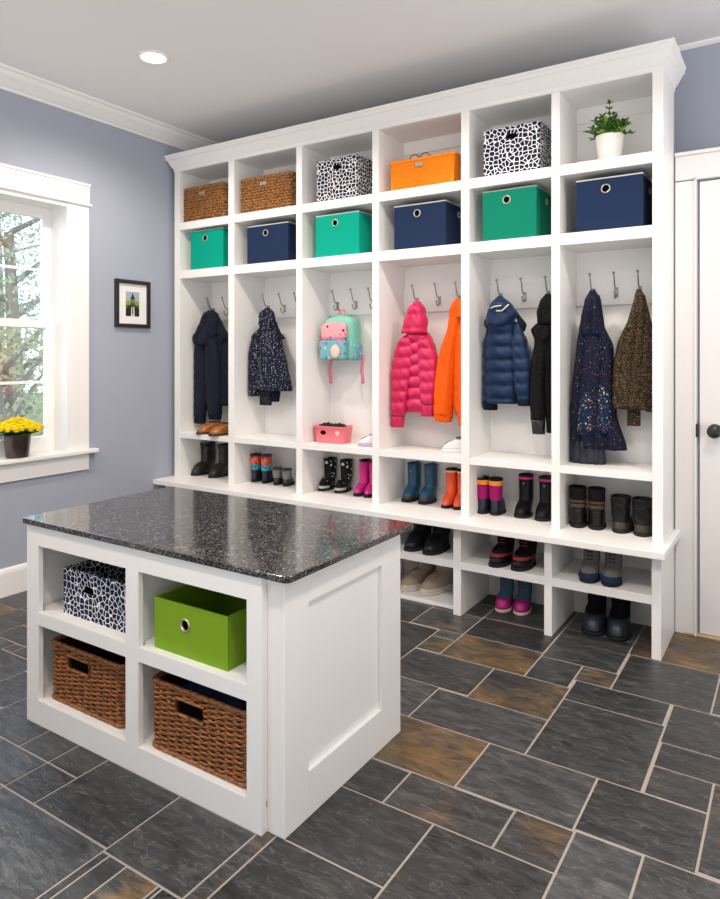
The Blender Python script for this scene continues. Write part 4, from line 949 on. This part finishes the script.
# floor of the hanging bays
pair('clog', 'caramel leather clog on the shelf under the plain navy coat', 'shoe', [(203, 434.6, 'left'), (215.5, 436.4, 'right')], Z3, PP(.19, .082, .075, .070, sd=.08), [('upper', 0, .96, 'tan'), ('edge', .96, 1, 'brn')], 'out', 'caramel clogs', -.1, du=-1.5, sole='brn', sh=.014)
pair('sneaker', '', 'shoe', [(366.5, 447.3, 'small white and lilac sneaker beside the pink tub.')], Z3, PP(.13, .058, .068, .058, sd=.06), [('upper', 0, .90, 'wht'), ('cuff', .90, 1, 'lil')], 'out', None, -1.2, sole='lil', extras=(('laces', .55, .85, 'blk', 3),))
pair('sneaker', '', 'shoe', [(453, 453.5, 'white sneaker with green trim under the orange jacket.')], Z3, PP(.15, .062, .078, .066, sd=.07), [('upper', 0, .90, 'wht'), ('cuff', .90, 1, 'grn')], 'out', None, -1.2, sole='wht', extras=(('laces', .5, .85, 'grn', 3),))
# shoe cabinet
pair('leather_boot', 'shiny black boot on the shoe shelf next to the island top', 'boot', [(412.5, 551.6, 'left'), (431.5, 555.4, 'right')], .269, PP(.22, .10, .165, .085, sw=.085), [('upper', 0, .9, 'blk'), ('cuff', .9, 1, 'blk')], 'out', 'shiny black boots', -.05, du=-1, extras=(('laces', .6, .85, 'blk', 4),))
pair('ankle_boot', 'beige suede lace-up boot at floor level', 'boot', [(411, 593, 'left'), (430.5, 597.3, 'right')], .018, PP(.24, .092, .165, .10, sd=.11, sw=.078), [('foot', 0, .20, 'bes'), ('upper', .20, .94, 'bei'), ('cuff', .94, 1, 'bei')], 'out', 'beige lace-up boots', -.35, sole='bes', extras=(('laces', .52, .9, 'bes', 4),))
pair('winter_boot', 'black winter boot with dark red trim on the shoe shelf', 'boot', [(499.3, 567.8, 'left'), (522, 571.6, 'right')], .269, PP(.19, .088, .168, .085, sw=.076), [('foot', 0, .28, 'blk'), ('trim_band', .28, .36, 'redt'), ('upper', .36, .92, 'blf'), ('cuff', .92, 1, 'blf')], 'out', 'black boots with red trim', -.12, du=-1.5, extras=(('laces', .58, .88, 'redt', 4),))
pair('snow_boot', 'turquoise child boot with hot pink toe standing on the floor', 'boot', [(502.4, 612.4, 'left'), (520.9, 615.5, 'right')], 0.001, PP(.155, .078, .165, .080, sw=.066), [('foot', 0, .22, 'tqq'), ('upper', .22, .94, 'tqq'), ('cuff', .94, 1, 'blf')], 'out', 'turquoise and pink boots', .05, sole='bes', extras=(('toecap', .40, 'hpk', .34), ('laces', .55, .88, 'mag', 4)))
pair('hiking_boot', 'grey suede boot with blue laces and blue toe on the shoe shelf', 'boot', [(589, 583, 'left'), (611.5, 586.8, 'right')], .269, PP(.155, .085, .155, .078, sw=.072), [('foot', 0, .20, 'bll'), ('upper', .20, .92, 'gtx'), ('cuff', .92, 1, 'blf')], 'out', 'grey and blue boots', .05, extras=(('toecap', .26, 'bll', .20), ('laces', .55, .88, 'bll', 4)))
pair('snow_boot', 'dark navy snow boot on the slate floor', 'boot', [(592.8, 635.5, 'left'), (617.5, 640.8, 'right')], 0.001, PP(.20, .105, .20, .10, sw=.082), [('foot', 0, .42, 'snow'), ('upper', .42, .94, 'blf'), ('cuff', .94, 1, 'blf')], 'out', 'navy snow boots', .05, extras=(('laces', .55, .88, 'blk', 4), ))

# pink tub with mittens
pa, pb = at(314.0, 442.2, z=Z3), at(347.5, 444.3, z=Z3); cxm, wd = (pa.x+pb.x)/2-.016, (pb.x-pa.x); yt = min(pa.y, pb.y)
th_ = .100; dp = .13; tub = thing('plastic_tub', 'pink plastic tub standing in the third bay', 'tub', (cxm, max(yt, .06)+dp/2, Z3))
pinkp = mat('pink_plastic', (.90, .20, .25), .35)
def rrect(w_, d_, r, z, n=6):
    o_ = []
    for sx_, sy_, a0 in ((1,1,0), (-1,1,90), (-1,-1,180), (1,-1,270)):
        for k in range(n+1): a = math.radians(a0+90*k/n); o_.append((sx_*(w_/2-r)+r*math.cos(a), sy_*(d_/2-r)+r*math.sin(a), z))
    return o_
m = MB(); m.loft([rrect(wd*.90, dp*.88, .03, 0), rrect(wd*.92, dp*.9, .032, .004), rrect(wd, dp, .036, th_-.006), rrect(wd+.008, dp+.008, .04, th_-.005), rrect(wd+.008, dp+.008, .04, th_), rrect(wd-.004, dp-.004, .034, th_), rrect(wd*.9, dp*.86, .03, .006)])
m.build('tub_body', pinkp, tub)
MB().lathe([(.0005, -.0015), (.019, -.0015), (.021, .002), (.0005, .004)], (0,0,0), 24, 'y').xform(Matrix.Translation((-wd*.13, -dp/2+.001, th_*.62)) @ Matrix.Rotation(-.07, 4, 'X') @ Matrix.Diagonal((1, 1, .62, 1))).build('hand_hole_shade', M['dark'], tub)  # dark oval disc painted as the shade in a hand hole
hp = [(0, -1), (.55, -.35), (1, .2), (.85, .75), (.4, .85), (0, .45), (-.4, .85), (-.85, .75), (-1, .2), (-.55, -.35)]
MB().loft([[(wd*.33+a*.014, -dp/2-.0006, th_*.62+b*.016) for a, b in hp], [(wd*.33+a*.014, -dp/2+.004, th_*.62+b*.016) for a, b in hp]], smooth=False).build('heart_sticker', mat('pale_pink', (.9, .55, .5), .5), tub)
knit = mat('black_knit', (.02, .02, .02), .95, bump=1., bscale=120)
for i, (ox, lab) in enumerate(((-wd*.2, 'black knitted mitten at the left in the pink tub'), (wd*.17, 'black knitted mitten at the right in the pink tub'))):
    m = MB().ball((0, 0, 0), .048, 20, 14, (1.15, .95, .55)); m.v = [(x*(1+.07*math.sin(z*260+y*120)), y*(1+.07*math.sin(x*210)), z*(1+.12*math.sin(x*180+y*140))) for x, y, z in m.v]
    m.ball((.035, -.02, .008), .016, 12, 8, (1.5, .8, .8))
    o = m.build('knitted_mitten', knit); o.location = (cxm+ox, max(yt, .06)+dp/2, Z3+th_-.012); setp(o, lab, 'mitten', 'black mittens in the pink tub')

# ------------------------------------------------------------------ trees outside the window
bark = mat('bark', (.40, .38, .35), .9); lfm = [mat('overexposed_leaves', (.60, .72, .58), .8, var=.2, bscale=3), mat('blue_green_leaves', (.58, .72, .68), .8, var=.2, bscale=3), mat('yellow_leaves', (.66, .70, .45), .8, var=.15, bscale=3)]  # leaf and bark colours lightened to carry the overexposed daylight
def tree(label, x, y, h, rad, k, nl, zc_=None):
    t = thing('leafy_tree', label, 'tree', (x, y, -.6), 0, 'trees outside the window')
    m = MB().tube([(0, 0, 0), (.05, .03, h*.4), (-.04, 0, h*.8)], lambda s_: .12*(1-.6*s_)+.01, 8)
    for i in range(12):
        a = i*2.4; z = h*(.25+.05*i); m.tube([(0, 0, z), (rad*.4*math.cos(a), rad*.4*math.sin(a), z+.3), (rad*.8*math.cos(a), rad*.8*math.sin(a), z+.55)], lambda s_: .035*(1-.8*s_)+.004, 5)
    m.build('trunk', bark, t)
    m = MB(); vs = []; fs = []
    for i in range(nl):
        a = R.uniform(0, 2*PI); e_ = R.uniform(-1, 1); rr_ = rad*(R.random()**.4)*(1+.25*math.sin(a*5)); z = h*.55+e_*h*.45
        c_ = Vector((rr_*math.cos(a)*math.sqrt(1-e_*e_*.7), rr_*math.sin(a)*math.sqrt(1-e_*e_*.7), z))
        d1 = Vector((R.gauss(0,1), R.gauss(0,1), R.gauss(0,1))).normalized(); d2 = d1.orthogonal().normalized(); s_ = R.uniform(.018, .045)
        k_ = len(vs); vs += [c_-d1*s_, c_+d2*s_*.5, c_+d1*s_, c_-d2*s_*.5]; fs.append((k_, k_+1, k_+2, k_+3))
    m.add(vs, fs); m.build('leaf_crown', lfm[k], t)
tree('pale green tree right outside the window', -4.3, 1.35, 4.2, 1.2, 0, 6500)
tree('bluish green taller tree behind the other one outside', -8.3, 3.4, 6.6, 2.0, 1, 9000)
tree('yellowing bush low outside the window', -2.1, .02, 2.2, .58, 2, 1500)
struct(MB().box(-30, LW-TH, -25, 25, -.75, -.6).build('ground', mat('lawn', (.25, .33, .14), .9, bump=.2, var=.3, bscale=2)), 'lawn outside')
